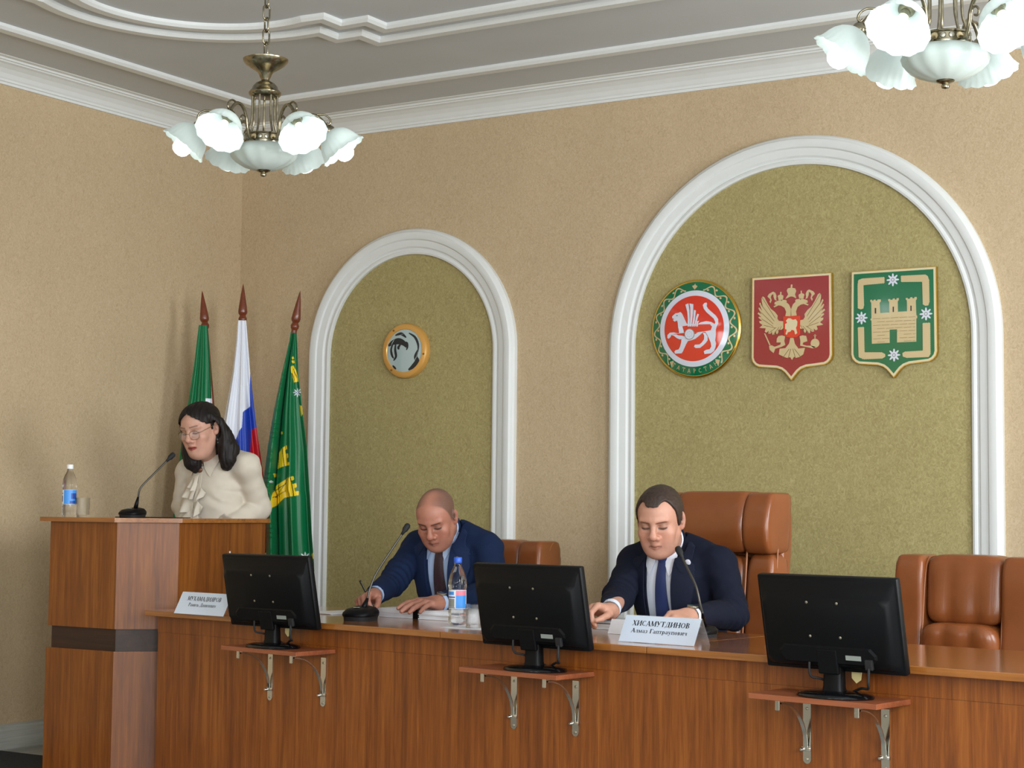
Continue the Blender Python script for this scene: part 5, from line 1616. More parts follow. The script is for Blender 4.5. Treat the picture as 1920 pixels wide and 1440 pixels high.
# ================================================================= smooth bodies: signed distance fields meshed with surface nets
class Body:
    def __init__(s):
        s.P = []

    def cap(s, a, b, ra, rb, k=.03):
        s.P.append(('c', np.array(a, float), np.array(b, float), ra, rb, k, 1))
        return s

    def ell(s, c, r, M3=None, k=.03, op=1):
        s.P.append(('e', np.array(c, float), np.array(r, float), np.eye(3) if M3 is None else np.array(M3, float), k, op))
        return s

    def cut(s, c, r, M3=None, k=.01):
        return s.ell(c, r, M3, k, -1)

    @staticmethod
    def d(p, X):
        if p[0] == 'c':
            _, a, b, ra, rb, k, op = p
            ab = b - a
            t = np.clip(((X - a) @ ab) / (ab @ ab + 1e-12), 0, 1)
            return np.linalg.norm(X - a - t[..., None] * ab, axis=-1) - (ra + (rb - ra) * t)
        _, c, r, M3, k, op = p
        Y = (X - c) @ M3
        k0 = np.linalg.norm(Y / r, axis=-1)
        k1 = np.linalg.norm(Y / (r * r), axis=-1)
        return k0 * (k0 - 1) / np.maximum(k1, 1e-6)

    @staticmethod
    def mix(D, d, k, op):
        if op > 0:
            h = np.clip(.5 + .5 * (D - d) / k, 0, 1)
            return D + (d - D) * h - k * h * (1 - h)
        d = -d
        h = np.clip(.5 - .5 * (D - d) / k, 0, 1)
        return D + (d - D) * h + k * h * (1 - h)

    def at(s, X):
        D = np.full(X.shape[:-1], .5)
        for p in s.P:
            D = s.mix(D, s.d(p, X), p[-2], p[-1])
        return D

    def bounds(s):
        lo, hi = np.full(3, 1e9), np.full(3, -1e9)
        for p in s.P:
            if p[-1] < 0:
                continue
            if p[0] == 'c':
                r = max(p[3], p[4])
                lo = np.minimum(lo, np.minimum(p[1], p[2]) - r)
                hi = np.maximum(hi, np.maximum(p[1], p[2]) + r)
            else:
                r = p[2].max()
                lo, hi = np.minimum(lo, p[1] - r), np.maximum(hi, p[1] + r)
        return lo - .02, hi + .02

    def mesh(s, res, post=None):
        B = 8
        bs = B * res
        lo, hi = s.bounds()
        nb = np.ceil((hi - lo) / bs).astype(int)
        gi = np.stack(np.meshgrid(*[np.arange(n) for n in nb], indexing='ij'), -1).reshape(-1, 3)
        cen = lo + (gi + .5) * bs
        rad = .87 * bs
        per = [s.d(p, cen) for p in s.P]
        D = np.full(len(cen), .5)
        for p, d in zip(s.P, per):
            D = s.mix(D, d, p[-2], p[-1])
        if post:
            D = post(cen, D)
        act = np.abs(D) < rad * 1.5 + .006
        gi = gi[act]
        per = [d[act] for d in per]
        q = np.stack(np.meshgrid(*[np.arange(B + 1)] * 3, indexing='ij'), -1)
        G = gi[:, None, None, None, :] * B + q[None]
        X = lo + G * res
        V = np.full(X.shape[:-1], .5)
        for p, d in zip(s.P, per):
            m = d < rad * 1.6 + p[-2] + .02
            if m.any():
                V[m] = s.mix(V[m], s.d(p, X[m]), p[-2], p[-1])
        if post:
            V = post(X.reshape(-1, 3), V.reshape(-1)).reshape(V.shape)
        NY, NZ = nb[1] * B + 2, nb[2] * B + 2
        gid = lambda g: (g[..., 0].astype(np.int64) * NY + g[..., 1]) * NZ + g[..., 2]
        # cell vertices
        cs = [V[:, i:B + i, j:B + j, k:B + k] for i in (0, 1) for j in (0, 1) for k in (0, 1)]
        sg = np.stack([c < 0 for c in cs], -1)
        n_in = sg.sum(-1)
        cell = (n_in > 0) & (n_in < 8)
        cv = np.stack(cs, -1)[cell]
        cg = G[:, :B, :B, :B][cell]
        corner = np.array([(i, j, k) for i in (0, 1) for j in (0, 1) for k in (0, 1)], float)
        acc = np.zeros((len(cv), 3))
        cnt = np.zeros(len(cv))
        for a in range(8):
            for b in range(a + 1, 8):
                if np.abs(corner[a] - corner[b]).sum() == 1:
                    va, vb = cv[:, a], cv[:, b]
                    m = (va < 0) != (vb < 0)
                    t = np.where(m, va / np.where(m, va - vb, 1), 0)
                    acc += m[:, None] * (corner[a] + t[:, None] * (corner[b] - corner[a]))
                    cnt += m
        pos = lo + (cg + acc / cnt[:, None]) * res
        ids = gid(cg)
        order = np.argsort(ids)
        ids, pos = ids[order], pos[order]
        F = []
        for ax in range(3):
            b_, c_ = (ax + 1) % 3, (ax + 2) % 3
            v0 = V[:, :B, :B, :B]
            sl = [slice(0, B)] * 3
            sl[ax] = slice(1, B + 1)
            v1 = V[(slice(None),) + tuple(sl)]
            m = (v0 < 0) != (v1 < 0)
            g = G[:, :B, :B, :B][m]
            ins = v0[m] < 0
            e1, e2 = np.eye(3, dtype=int)[b_], np.eye(3, dtype=int)[c_]
            quad, ok = [], np.ones(len(g), bool)
            for off in (-e1 - e2, -e2, 0 * e1, -e1):
                k = gid(g + off)
                w = np.clip(np.searchsorted(ids, k), 0, len(ids) - 1)
                ok &= ids[w] == k
                quad.append(w)
            quad = np.stack(quad, -1)
            quad = np.where(ins[:, None], quad, quad[:, ::-1])[ok]
            F.append(quad)
        return pos, np.concatenate(F)


def np_obj(name, V, F, mat, parent, off, cols=None, smooth=True):
    me = bpy.data.meshes.new(name)
    n, m = len(V), len(F)
    me.vertices.add(n)
    me.vertices.foreach_set('co', (np.asarray(V) - off).astype(np.float32).ravel())
    me.loops.add(4 * m)
    me.loops.foreach_set('vertex_index', np.asarray(F, np.int32).ravel())
    me.polygons.add(m)
    me.polygons.foreach_set('loop_start', np.arange(0, 4 * m, 4, dtype=np.int32))
    me.update(calc_edges=True)
    me.validate()
    me.polygons.foreach_set('use_smooth', np.ones(len(me.polygons), bool))
    me.materials.append(mat)
    o = bpy.data.objects.new(name, me)
    COL.objects.link(o)
    o.parent = parent
    if cols is not None:
        set_col(o, cols)
    return o


def smoothstep(a, b, x):
    t = np.clip((x - a) / (b - a), 0, 1)
    return t * t * (3 - 2 * t)


def wob(X, s, seed=0):
    """cheap smooth noise from sines"""
    x, y, z = X[..., 0] * s + seed, X[..., 1] * s + 1.7 * seed, X[..., 2] * s - seed
    return (np.sin(x + 1.3 * np.sin(y * .9)) + np.sin(y * 1.1 + 1.2 * np.sin(z * .8)) + np.sin(z * .95 + 1.1 * np.sin(x * 1.15))) / 3


def rotm(yaw, pitch, roll):
    return np.array((Matrix.Rotation(R(yaw), 3, 'Z') @ Matrix.Rotation(R(pitch), 3, 'X') @ Matrix.Rotation(R(roll), 3, 'Y')))


# ---------------------------------------------------------------- anatomy
def head(b, c, M3, s, female=False):
    """skull, face and ears; local x = person's left, -y = face, z = up"""
    T = lambda x, y, z: np.array(c) + M3 @ (np.array([x, y, z]) * s)
    E = lambda p, r, k=.02, Q=None: b.ell(T(*p), np.array(r) * s, M3 if Q is None else M3 @ Q, k * s)
    C = lambda p, q, ra, rb, k=.012: b.cap(T(*p), T(*q), ra * s, rb * s, k * s)
    X = lambda p, r, k=.01: b.cut(T(*p), np.array(r) * s, M3, k * s)
    E((0, .018, .040), (.0755, .096, .080))
    E((0, -.030, .034), (.066, .066, .074), .03)
    E((0, -.026, -.030), (.064, .068, .078), .03)
    jw = .045 if female else .054
    E((0, -.034, -.070), (jw, .056, .044), .03)
    for q in (-1, 1):
        C((q * (.050 if female else .054), .004, -.045), (q * (.018 if female else .024), -.072, -.092), .017, .016, .03)
    E((0, -.080, -.098), (.022, .018, .016), .022)
    for q in (-1, 1):
        E((q * .044, -.066, -.024), (.024, .022, .022), .022)
        E((q * (.031 if female else .035), -.070, -.056), (.021, .020, .025), .022)
        # brow ridge
        C((q * .010, -.090, .030), (q * .046, -.078, .030), .0085 if not female else .006, .007, .016)
    for q in (-1, 1):
        X((q * .032, -.104, .008), (.022, .021, .014), .012)
    for q in (-1, 1):
        E((q * .0315, -.0765, .008), (.0165, .0148, .0135), .004)
        # lower bag
        C((q * .020, -.087, -.010), (q * .044, -.080, -.008), .0045, .004, .010)
    # nose
    C((0, -.091, .022), (0, -.114, -.019), .0085, .0105 if female else .0115, .011)
    E((0, -.1155, -.0235), (.0125, .0115, .0110) if female else (.0140, .0125, .0120), .009)
    for q in (-1, 1):
        E((q * .0150, -.1010, -.0315), (.0092, .0115, .0092), .006)
        X((q * .0072, -.1085, -.0395), (.0042, .0060, .0040), .003)
    # mouth
    lp = 1.0 if female else .72
    C((0, -.0955, -.046), (0, -.0965, -.056), .012, .012, .016)
    C((-.023, -.0885, -.0625), (0, -.0985, -.0595), .0036 * lp, .0050 * lp, .006)
    C((.023, -.0885, -.0625), (0, -.0985, -.0595), .0036 * lp, .0050 * lp, .006)
    C((-.021, -.0875, -.0660), (0, -.0965, -.0692), .0040 * lp, .0062 * lp, .006)
    C((.021, -.0875, -.0660), (0, -.0965, -.0692), .0040 * lp, .0062 * lp, .006)
    for q in (-1, 1):
        X((q * .011, -.1020, -.0642), (.0155, .0050, .0016), .002)
    # ears
    for q in (-1, 1):
        Q = np.array(Matrix.Rotation(R(-12), 3, 'X') @ Matrix.Rotation(R(q * -22), 3, 'Z'))
        E((q * .0800, .010, .003), (.0085, .0185, .0310), .008, Q)
        E((q * .0780, .004, -.020), (.0080, .0110, .0140), .008, Q)
        X((q * .0900, .002, .005), (.0105, .0085, .0165), .003)
        E((q * .0830, -.006, -.004), (.004, .004, .007), .003)
    return T


def head_paint(V, c, M3, s, skin, lip, brow, browh=.0045, lash=(.035, .022, .018), stubble=0.0, shaved=None, female=False, browz=0.0):
    Y = ((V - np.array(c)) @ M3) / s
    x, y, z = np.abs(Y[:, 0]), Y[:, 1], Y[:, 2]
    col = np.repeat(np.array(skin)[None], len(V), 0)
    front = (y < -.05) & (z > -.13) & (z < .13) & (x < .09)
    # ruddy nose, cheeks, ears
    red = np.exp(-((x - .040) / .022) ** 2 - ((z + .030) / .024) ** 2) * (y < -.04) * .5 + np.exp(-(x / .016) ** 2 - ((z + .026) / .016) ** 2) * (y < -.09) * .35
    red = red + (x > .074) * (z > -.05) * (z < .05) * .35
    col = col * (1 - red[:, None] * np.array([.06, .22, .24]))
    col *= (1 + .05 * wob(V, 150, 1.0) + .03 * wob(V, 420, 4))[:, None]
    if stubble > 0:
        m = smoothstep(-.035, -.058, z) * smoothstep(.02, -.02, y) * (z > -.15)
        m = m * (1 - .6 * np.exp(-((x - .0) / .02) ** 2 - ((z + .064) / .012) ** 2))
        col = col * (1 - stubble * m[:, None] * np.array([.32, .28, .22]))
    # lips
    zc = -.0640 + .05 * (x - .0) ** 1 * .12
    lm = np.clip(1.25 - ((x / .0270) ** 2 + ((z + .0645) / .0098) ** 2), 0, 1) * .8 * (y < -.07)
    lm = smoothstep(0, .5, lm) * (1.0 if female else .55)
    ear_shade = (x > .076) * np.exp(-((y - .001) / .010) ** 2 - ((z - .004) / .017) ** 2)  # hollow of the ear: its shade is painted into the skin colour
    col = col * (1 - .45 * ear_shade[:, None])
    col = col * (1 - lm[:, None]) + np.array(lip) * lm[:, None]
    seam = np.exp(-((z + .0642) / .0016) ** 2) * (x < .024) * (y < -.07)
    col = col * (1 - .55 * seam[:, None])
    # brows
    zb = .0290 + browz + (.004 if female else 0) + .10 * (x - .012) - 2.6 * np.maximum(0, x - .036) ** 2 * 3
    bm = np.exp(-((z - zb) / browh) ** 4) * smoothstep(.008, .014, x) * smoothstep(.056, .046, x) * (y < -.045)
    bm = bm * .85
    col = col * (1 - bm[:, None]) + np.array(brow) * bm[:, None]
    # lowered lids: lash line, with shade of lid fold and socket painted into the skin
    zl = .0005 + .30 * ((x - .0315) / .0165) ** 2 * .010
    am = np.exp(-((z - zl) / (.0028 if female else .0034)) ** 2) * smoothstep(.0135, .017, x) * smoothstep(.050, .046, x) * (y < -.05)
    col = col * (1 - am[:, None]) + np.array(lash) * am[:, None]
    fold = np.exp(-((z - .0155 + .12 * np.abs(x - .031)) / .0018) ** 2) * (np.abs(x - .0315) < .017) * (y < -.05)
    socket_shade = np.exp(-((x - .0315) / .020) ** 2 - ((z - .006) / .014) ** 2) * (y < -.05)
    col = col * (1 - .35 * fold[:, None] - .30 * socket_shade[:, None])
    if shaved is not None:
        zlim = np.interp(y, [-.12, -.07, -.045, -.030, -.012, .012, .030, .075], [.3, .105, .070, .030, -.012, -.012, -.040, -.075])
        top = np.exp(-(x / .040) ** 2) * smoothstep(.055, .0, y) * .9
        m = smoothstep(-.006, .016, z - zlim) * (1 - top) * (.92 + .08 * wob(V, 700, 2))
        m = m * (x < .0835)
        col = col * (1 - m[:, None] * .8) + np.array(shaved) * m[:, None] * .8
    return np.clip(col, 0, 1)


def hand(b, wr, f, n, side, curl, s=1.0, spread=.10, thumb=(.55, .75, .25), tcurl=25):
    """palm, four fingers of three phalanges, thumb from the side of the palm; f = along fingers, n = palm side"""
    f = np.array(f, float)
    f /= np.linalg.norm(f)
    n = np.array(n, float)
    n -= f * (n @ f)
    n /= np.linalg.norm(n)
    t = np.cross(n, f) * side
    wr = np.array(wr, float)
    kn = [(.030, .090), (.0095, .095), (-.0115, .090), (-.0310, .079)]
    ph = [(.043, .026, .021), (.047, .030, .022), (.044, .028, .021), (.034, .021, .019)]
    rr = [.0100, .0104, .0098, .0086]
    pts = []
    b.cap(wr - f * .01, wr + f * .02, .025 * s, .022 * s, .02)
    for i, ((o, l), p, r) in enumerate(zip(kn, ph, rr)):
        K = wr + (f * l + t * o - n * .004) * s
        b.cap(wr + (f * .012 + t * o * .55) * s, K - f * .006 * s, .0185 * s, .0135 * s, .014 * s)
        d0 = f + t * (o / .03) * spread
        d0 /= np.linalg.norm(d0)
        a, q = 0.0, K
        for j in range(3):
            a += R(curl[i][j] if hasattr(curl[i], '__len__') else curl[i] * (.9, 1.15, .8)[j])
            d = d0 * math.cos(a) + n * math.sin(a)
            e = q + d * p[j] * s
            b.cap(q, e, r * s * (1.05, .96, .88)[j], r * s * (.96, .88, .74)[j], .0035 * s)
            q = e
        pts.append(q)
    base = wr + (f * .022 + t * .024 + n * .006) * s
    d = f * thumb[0] + t * thumb[1] + n * thumb[2]
    d /= np.linalg.norm(d)
    q = base
    b.cap(wr + (f * .012 + t * .012) * s, base + d * .022 * s, .018 * s, .0165 * s, .014 * s)
    for j, (L, r0, r1) in enumerate(((.046, .0155, .0120), (.034, .0118, .0105), (.027, .0105, .0080))):
        e = q + d * L * s
        b.cap(q, e, r0 * s, r1 * s, .004 * s)
        q = e
        a = R(tcurl)
        d = d * math.cos(a) + (f * .8 - t * .6) / 1.0 * math.sin(a)
        d /= np.linalg.norm(d)
    pts.append(q)
    return pts


class Frame:
    """torso frame: x = left, y = forward, z = up along the spine, origin between the shoulder joints"""
    def __init__(s, o, yaw, lean):
        s.o = np.array(o, float)
        a, l = R(yaw), R(lean)
        s.L = np.array([math.cos(a), math.sin(a), 0])
        fw = np.array([math.sin(a), -math.cos(a), 0])
        z = np.array([0, 0, 1.0])
        s.U = z * math.cos(l) + fw * math.sin(l)
        s.F = fw * math.cos(l) - z * math.sin(l)
        s.fw = fw
        s.M = np.column_stack([s.L, s.F, s.U])

    def p(s, x, y, z):
        return s.o + s.L * x + s.F * y + s.U * z

    def loc(s, X):
        return (X - s.o) @ s.M

    def front(s, body, x, z, y0=.34, post=None):
        """points on the front of a body over torso coordinates x, z"""
        x, z = np.asarray(x, float), np.asarray(z, float)
        y = np.full(x.shape, y0)
        for i in range(60):
            X = s.o + x[..., None] * s.L + y[..., None] * s.F + z[..., None] * s.U
            d = body.at(X)
            y = y - np.clip(d, -.01, .03) * .8
        return np.maximum(y, -.07)


def patch(name, fr, body, rows, lift, thick, mat, parent, off, n=10, m=None, ripple=None):
    """cloth panel lying on the front of a body between polylines given in torso x, z"""
    A = [np.array(r, float) for r in rows]
    m = m or 24
    def res(r):
        d = np.r_[0, np.cumsum(np.linalg.norm(np.diff(r, axis=0), axis=1))]
        t = np.linspace(0, d[-1], m)
        return np.column_stack([np.interp(t, d, r[:, 0]), np.interp(t, d, r[:, 1])])
    A = np.stack([res(r) for r in A])                 # k, m, 2
    k = len(A)
    tt = np.linspace(0, k - 1, n)
    G = np.stack([[np.interp(tt, np.arange(k), A[:, j, c]) for j in range(m)] for c in (0, 1)], -1)  # m, n, 2
    y = fr.front(body, G[..., 0], G[..., 1])
    if ripple is not None:
        y = y + ripple(G[..., 0], G[..., 1], np.linspace(0, 1, m)[:, None], np.linspace(0, 1, n)[None, :])
    V = []
    for h in (lift, lift + thick):
        X = fr.o + G[..., 0][..., None] * fr.L + (y + h)[..., None] * fr.F + G[..., 1][..., None] * fr.U
        V.append(X.reshape(-1, 3))
    N = m * n
    F = []
    for i in range(m - 1):
        for j in range(n - 1):
            a, b_, c, d = i * n + j, i * n + j + 1, (i + 1) * n + j + 1, (i + 1) * n + j
            F.append((a + N, b_ + N, c + N, d + N))
            F.append((d, c, b_, a))
    ed = [(0, j) for j in range(n)] + [(i, n - 1) for i in range(1, m)] + [(m - 1, j) for j in range(n - 2, -1, -1)] + [(i, 0) for i in range(m - 2, 0, -1)]
    for q in range(len(ed)):
        a, b_ = ed[q][0] * n + ed[q][1], ed[(q + 1) % len(ed)][0] * n + ed[(q + 1) % len(ed)][1]
        F.append((a, b_, b_ + N, a + N))
    return mesh_obj(name, np.concatenate(V) - off, F, mat, parent, smooth=True, angle=50)
# ================================================================= people
M['skin'] = vcol('skin', 0.48, 0.45, sss=0.10, bump=0.05, bscale=700)
M['hair_dark'] = pbr('dark_brown_hair', rgb(54, 40, 33), 0.5, noise=.35, nscale=120, bump=.6, bscale=520)
M['hair_black'] = pbr('black_hair', rgb(22, 16, 15), 0.55, spec=.35, noise=.4, nscale=60, bump=.2, bscale=300)
M['suit_navy'] = pbr('navy_suit', rgb(16, 32, 62), 0.85, spec=.25, noise=.12, nscale=500, bump=.12, bscale=900)
M['suit_navy_lapel'] = pbr('navy_suit_lapel', rgb(18, 35, 68), 0.8, spec=.3, noise=.12, nscale=500, bump=.1, bscale=900)
M['suit_dark'] = pbr('dark_navy_suit', rgb(14, 19, 36), 0.85, spec=.25, noise=.12, nscale=500, bump=.12, bscale=900)
M['suit_dark_lapel'] = pbr('dark_navy_suit_lapel', rgb(16, 22, 41), 0.8, spec=.3, noise=.12, nscale=500, bump=.1, bscale=900)
M['shirt_white'] = pbr('white_shirt', rgb(226, 232, 244), 0.7, noise=.02, nscale=60)
M['shirt_blue'] = pbr('pale_blue_shirt', rgb(170, 190, 222), 0.7, noise=.03, nscale=60)
M['tie_blue'] = pbr('blue_tie', rgb(24, 42, 92), 0.5, noise=.08, nscale=400, sheen=.2)
M['tie_wine'] = pbr('dark_wine_tie', rgb(44, 18, 28), 0.5, noise=.6, nscale=160, sheen=.2)
M['blouse'] = pbr('cream_blouse', rgb(204, 195, 180), 0.7, spec=.3, noise=.02, nscale=30, bump=.06, bscale=30)
M['shoe'] = pbr('black_shoe', rgb(18, 17, 17), 0.3)
M['rose'] = pbr('brown_brooch', rgb(110, 72, 52), 0.3, metal=.3)
M['lens'] = pbr('thin_lens', (.9, .92, .95, 1), 0.05, alpha=.10)
M['strap'] = pbr('black_strap', rgb(22, 22, 24), 0.55)
M['dial'] = pbr('green_dial', rgb(60, 92, 82), 0.2)


def legs(t, off, hips, knees, ankles, mat, rh=.085):
    b = Body()
    b.cap(hips[0], hips[1], .11, .11, .05)
    for h, k, a in zip(hips, knees, ankles):
        b.cap(h, k, rh, .062, .05)
        b.cap(k, a, .060, .045, .04)
    V, F = b.mesh(.014)
    np_obj('trousers', V, F, mat, t, off)
    for a, s in zip(ankles, (1, -1)):
        d = (knees[0] - hips[0]) * np.array([1, 1, 0])
        d = d / (np.linalg.norm(d) + 1e-9)
        c = Body()
        q = np.array([a[0], a[1], .040])
        c.cap(q, q + d * .15, .042, .036, .03)
        c.cap(np.array([a[0], a[1], .035]), np.array([a[0], a[1], .09]), .042, .045, .03)
        V, F = c.mesh(.010, lambda X, D: np.maximum(D, .001 - X[..., 2]))
        np_obj('shoe', V, F, M['shoe'], t, off)


def watch(t, off, el, wr, up, face, strap):
    ax = np.array(wr) - np.array(el)
    ax /= np.linalg.norm(ax)
    up = np.array(up, float) - ax * (np.array(up) @ ax)
    up /= np.linalg.norm(up)
    sd = np.cross(ax, up)
    c = np.array(wr)
    V, F = [], []
    n = 28
    for k in range(n):
        a = 2 * PI * k / n
        for w in (-.010, .010):
            for r in (.0285, .0310):
                V.append(c + ax * w + (math.cos(a) * up * r + math.sin(a) * sd * r * 1.12))
    for k in range(n):
        j = (k + 1) % n
        for q in ((0, 1), (1, 3), (3, 2), (2, 0)):
            F.append((k * 4 + q[0], k * 4 + q[1], j * 4 + q[1], j * 4 + q[0]))
    o = mesh_obj('watch_strap', np.array(V) - off, F, M[strap], t, smooth=True, angle=40)
    case = closed_lathe([(.019, 0), (.0205, .003), (.0205, .008), (.018, .0095), (.0001, .0095)], 24)
    MM = np.column_stack([ax, sd, up])
    cc = mesh_obj('watch_case', *frame(case, MM, c + up * .030 - off), M['steel_matte'], o, smooth=True, angle=40)
    mesh_obj('watch_dial', *frame(closed_lathe([(.0165, .0097), (.0165, .0101), (.0001, .0101)], 24), MM, c + up * .030 - off), M[face], o)


def suited_man(label, H, hrot, hs, S, yaw, lean, half, arms, hands, look):
    """seated man in a suit: one continuous skin mesh, clothes and hair as its children"""
    fr = Frame(S, yaw, lean)
    hip = fr.p(0, -.02, -.56)
    seat = np.array([hip[0], hip[1], .56])
    base = np.array([seat[0], seat[1], 0.0])
    t = thing('person', label, 'person', tuple(base))
    off = base
    M3 = rotm(*hrot)
    shL, shR = fr.p(half, -.005, -.015), fr.p(-half, -.005, -.015)
    elL, wrL, elR, wrR = [np.array(a) for a in arms]
    NB = fr.p(look.get('nx', -.022), -.006, .074)
    # ---- skin: head, neck, hands, with a slim core under the clothes
    b = Body()
    T = head(b, H, M3, hs)
    nk_top = T(0, .022, -.055)
    b.cap(NB, nk_top, .0575, .0560 * hs, .02)
    b.cap(NB - fr.U * .07, NB, .058, .0575, .02)
    b.cap(T(0, -.03, -.085), NB + fr.F * .045, .040, .042, .04)
    b.cap(fr.p(0, -.01, -.03), fr.p(0, 0, -.34), .062, .085, .03)
    for s, sh, el, wr in ((1, shL, elL, wrL), (-1, shR, elR, wrR)):
        b.cap(fr.p(s * .06, 0, -.06), sh, .05, .045, .03)
        b.cap(sh, el, .045, .040, .03)
        b.cap(el, wr, .040, .027, .03)
    tips = [hand(b, wrL, *hands[0]), hand(b, wrR, *hands[1])]
    V, F = b.mesh(.0030)
    col = head_paint(V, H, M3, hs, look['skin'], look['lip'], look['brow'], look.get('browh', .0048), browz=look.get('browz', 0.0), stubble=look['stubble'], shaved=look.get('shaved'))
    np_obj('body', V, F, M['skin'], t, off, col)
    # ---- hair
    if look.get('hair'):
        hb = Body()
        hb.ell(H + M3 @ (np.array([0, .018, .041]) * hs), np.array([.0825, .1035, .0880]) * hs, M3, .02)
        hb.ell(H + M3 @ (np.array([0, -.030, .036]) * hs), np.array([.0735, .0740, .0810]) * hs, M3, .03)
        hb.ell(H + M3 @ (np.array([0, .030, -.010]) * hs), np.array([.0770, .0830, .0720]) * hs, M3, .03)

        def hpost(X, D):
            Y = ((X - H) @ M3) / hs
            x, y, z = np.abs(Y[..., 0]), Y[..., 1], Y[..., 2]
            zl = np.interp(y, [-.12, -.065, -.052, -.040, -.028, -.012, .010, .026, .075], [.080, .084, .074, .050, .004, -.014, -.010, -.040, -.072])
            rec = smoothstep(.016, .054, x) * np.interp(y, [-.09, -.055, -.045, -.03], [.030, .024, .006, 0])
            zl = zl + rec + .0022 * wob(X, 300) + .0016 * wob(X, 620)
            D = D + .0009 * wob(X * np.array([1, .5, 1]), 420, 2)
            return np.maximum(D, (zl - z) * hs * .8)
        V, F = hb.mesh(.0028, hpost)
        np_obj('hair', V, F, M[look['hair']], t, off)
    # ---- jacket
    j = Body()
    j.ell(fr.p(0, .010, -.135), (.186, .122, .200), fr.M, .04)
    j.ell(fr.p(0, .012, -.35), (.178, .132, .21), fr.M, .05)
    j.ell(fr.p(0, .0, -.52), (.190, .140, .12), fr.M, .05)
    j.cap(shL, shR, .060, .060, .05)
    for s in (1, -1):
        j.cap(fr.p(s * .052 + look.get('nx', -.022) * .6, -.026, .062), fr.p(s * (half - .015), -.012, .008), .046, .054, .030)
    core = Body()
    core.P = [q for q in j.P]
    for s, sh, el, wr in ((1, shL, elL, wrL), (-1, shR, elR, wrR)):
        j.cap(sh, el, .066, .056, .022)
        cuff = wr + (el - wr) / np.linalg.norm(el - wr) * .028
        j.cap(el, cuff, .056, .043, .020)
    sh_b = Body()
    sh_b.ell(fr.p(0, .006, -.135), (.176, .112, .195), fr.M, .04)
    sh_b.ell(fr.p(0, .006, -.35), (.168, .122, .21), fr.M, .05)
    sh_b.cap(fr.p(-half * .7, -.01, -.02), fr.p(half * .7, -.01, -.02), .052, .052, .05)
    sh_b.cap(NB - fr.U * .05, NB + (nk_top - NB) * .10, .064, .062, .03)
    vw = look['vee']
    xo = look.get('vee_x', 0.0)

    def jpost(X, D):
        Y = fr.loc(X)
        x, y, z = Y[..., 0], Y[..., 1], Y[..., 2]
        # cloth folds: elbows, armpits, waist
        fold = .0060 * wob(X * np.array([1, 1, .8]), 24, look['seed']) + .0032 * wob(X * np.array([1, 1, 1.6]), 58, look['seed'] + 3)
        for el, wr, sh in ((elL, wrL, shL), (elR, wrR, shR)):    # creases bunching inside each elbow
            q = np.linalg.norm(X - el, axis=-1)
            a = (wr - sh) / np.linalg.norm(wr - sh)
            fold = fold + .0050 * np.exp(-(q / .085) ** 2) * np.sin((X - el) @ a * 190 + 2 * wob(X, 20, 1))
        for wr in (wrL, wrR):
            fold = fold * smoothstep(.03, .15, np.linalg.norm(X - wr, axis=-1))
        D = D + fold
        w = np.interp(z, [-.5, -.36, -.20, -.05, .04, .10], [vw[0], vw[0], vw[1], vw[2], vw[3], vw[3] + .01])
        V_ = np.maximum(np.abs(x - xo) - w, -.02 - y)
        V_ = np.maximum(V_, -(y - .0) * .0 + (-.55 - z))
        D = np.maximum(D, -V_)
        # neck opening
        nd = np.linalg.norm((X - NB) - ((X - NB) @ fr.U)[..., None] * fr.U, axis=-1) - .0715
        D = np.maximum(D, -np.maximum(nd, .040 - z))
        for el, wr in ((elL, wrL), (elR, wrR)):                  # open, hollow cuffs
            a = (wr - el) / np.linalg.norm(wr - el)
            h = (X - wr) @ a
            r = np.linalg.norm(X - wr - h[..., None] * a, axis=-1)
            D = np.where((r < .066) & (h < .05), np.maximum(D, h + .020), D)
            D = np.maximum(D, -np.maximum(r - .0355, -.06 - h))
        return D
    V, F = j.mesh(.0052, jpost)
    jk = np_obj('jacket', V, F, M[look['suit']], t, off)
    # ---- shirt, cuffs, collar
    def spost(X, D):
        Y = fr.loc(X)
        return np.maximum(np.maximum(D, -.50 - Y[..., 2]), Y[..., 2] - .075) + .0012 * wob(X, 60, 2)
    V, F = sh_b.mesh(.007, spost)
    np_obj('shirt', V, F, M[look['shirt']], t, off)
    for el, wr in ((elL, wrL), (elR, wrR)):
        a = (wr - el) / np.linalg.norm(wr - el)
        cf = tube([wr - a * .05, wr - a * .004], .035, 24, cap=False, rs=[.0365, .0360])
        ci = tube([wr - a * .004, wr - a * .05], .033, 24, cap=False, rs=[.0335, .0335])
        V, F = join(cf, ci)
        mesh_obj('shirt_cuff', np.array(V) - off, F, M[look['shirt']], t, smooth=True)
    ax = (nk_top - NB) / np.linalg.norm(nk_top - NB)
    cb = Body()
    cb.cap(NB - ax * .05, nk_top + ax * .02, .0625, .0600 * hs, .02)

    def cpost(X, D):
        h = (X - NB) @ ax
        Y = fr.loc(X)
        top = .062 + .010 * np.clip(-(Y[..., 1]) / .06, -1.6, 1)
        sh_ = np.abs(D) - .0032
        sh_ = np.maximum(sh_, np.maximum(h - top, -.010 - h))
        return np.maximum(sh_, -(np.maximum(np.abs(Y[..., 0]) - .009 - .2 * np.maximum(0, h), -Y[..., 1])))
    V, F = cb.mesh(.0030, cpost)
    col_o = np_obj('collar', V, F, M[look['shirt']], t, off)
    rb = Body()
    rb.cap(NB - ax * .06, nk_top + ax * .02, .0700, .0670 * hs, .02)

    def rpost(X, D):
        h = (X - NB) @ ax
        Y = fr.loc(X)
        back = smoothstep(.050, -.010, Y[..., 1])
        q = np.abs(D + .0015 * wob(X, 60, 1)) - .0042
        q = np.maximum(q, np.maximum(h - (.004 + .046 * back), -.045 - h))
        return np.maximum(q, Y[..., 1] - .045)
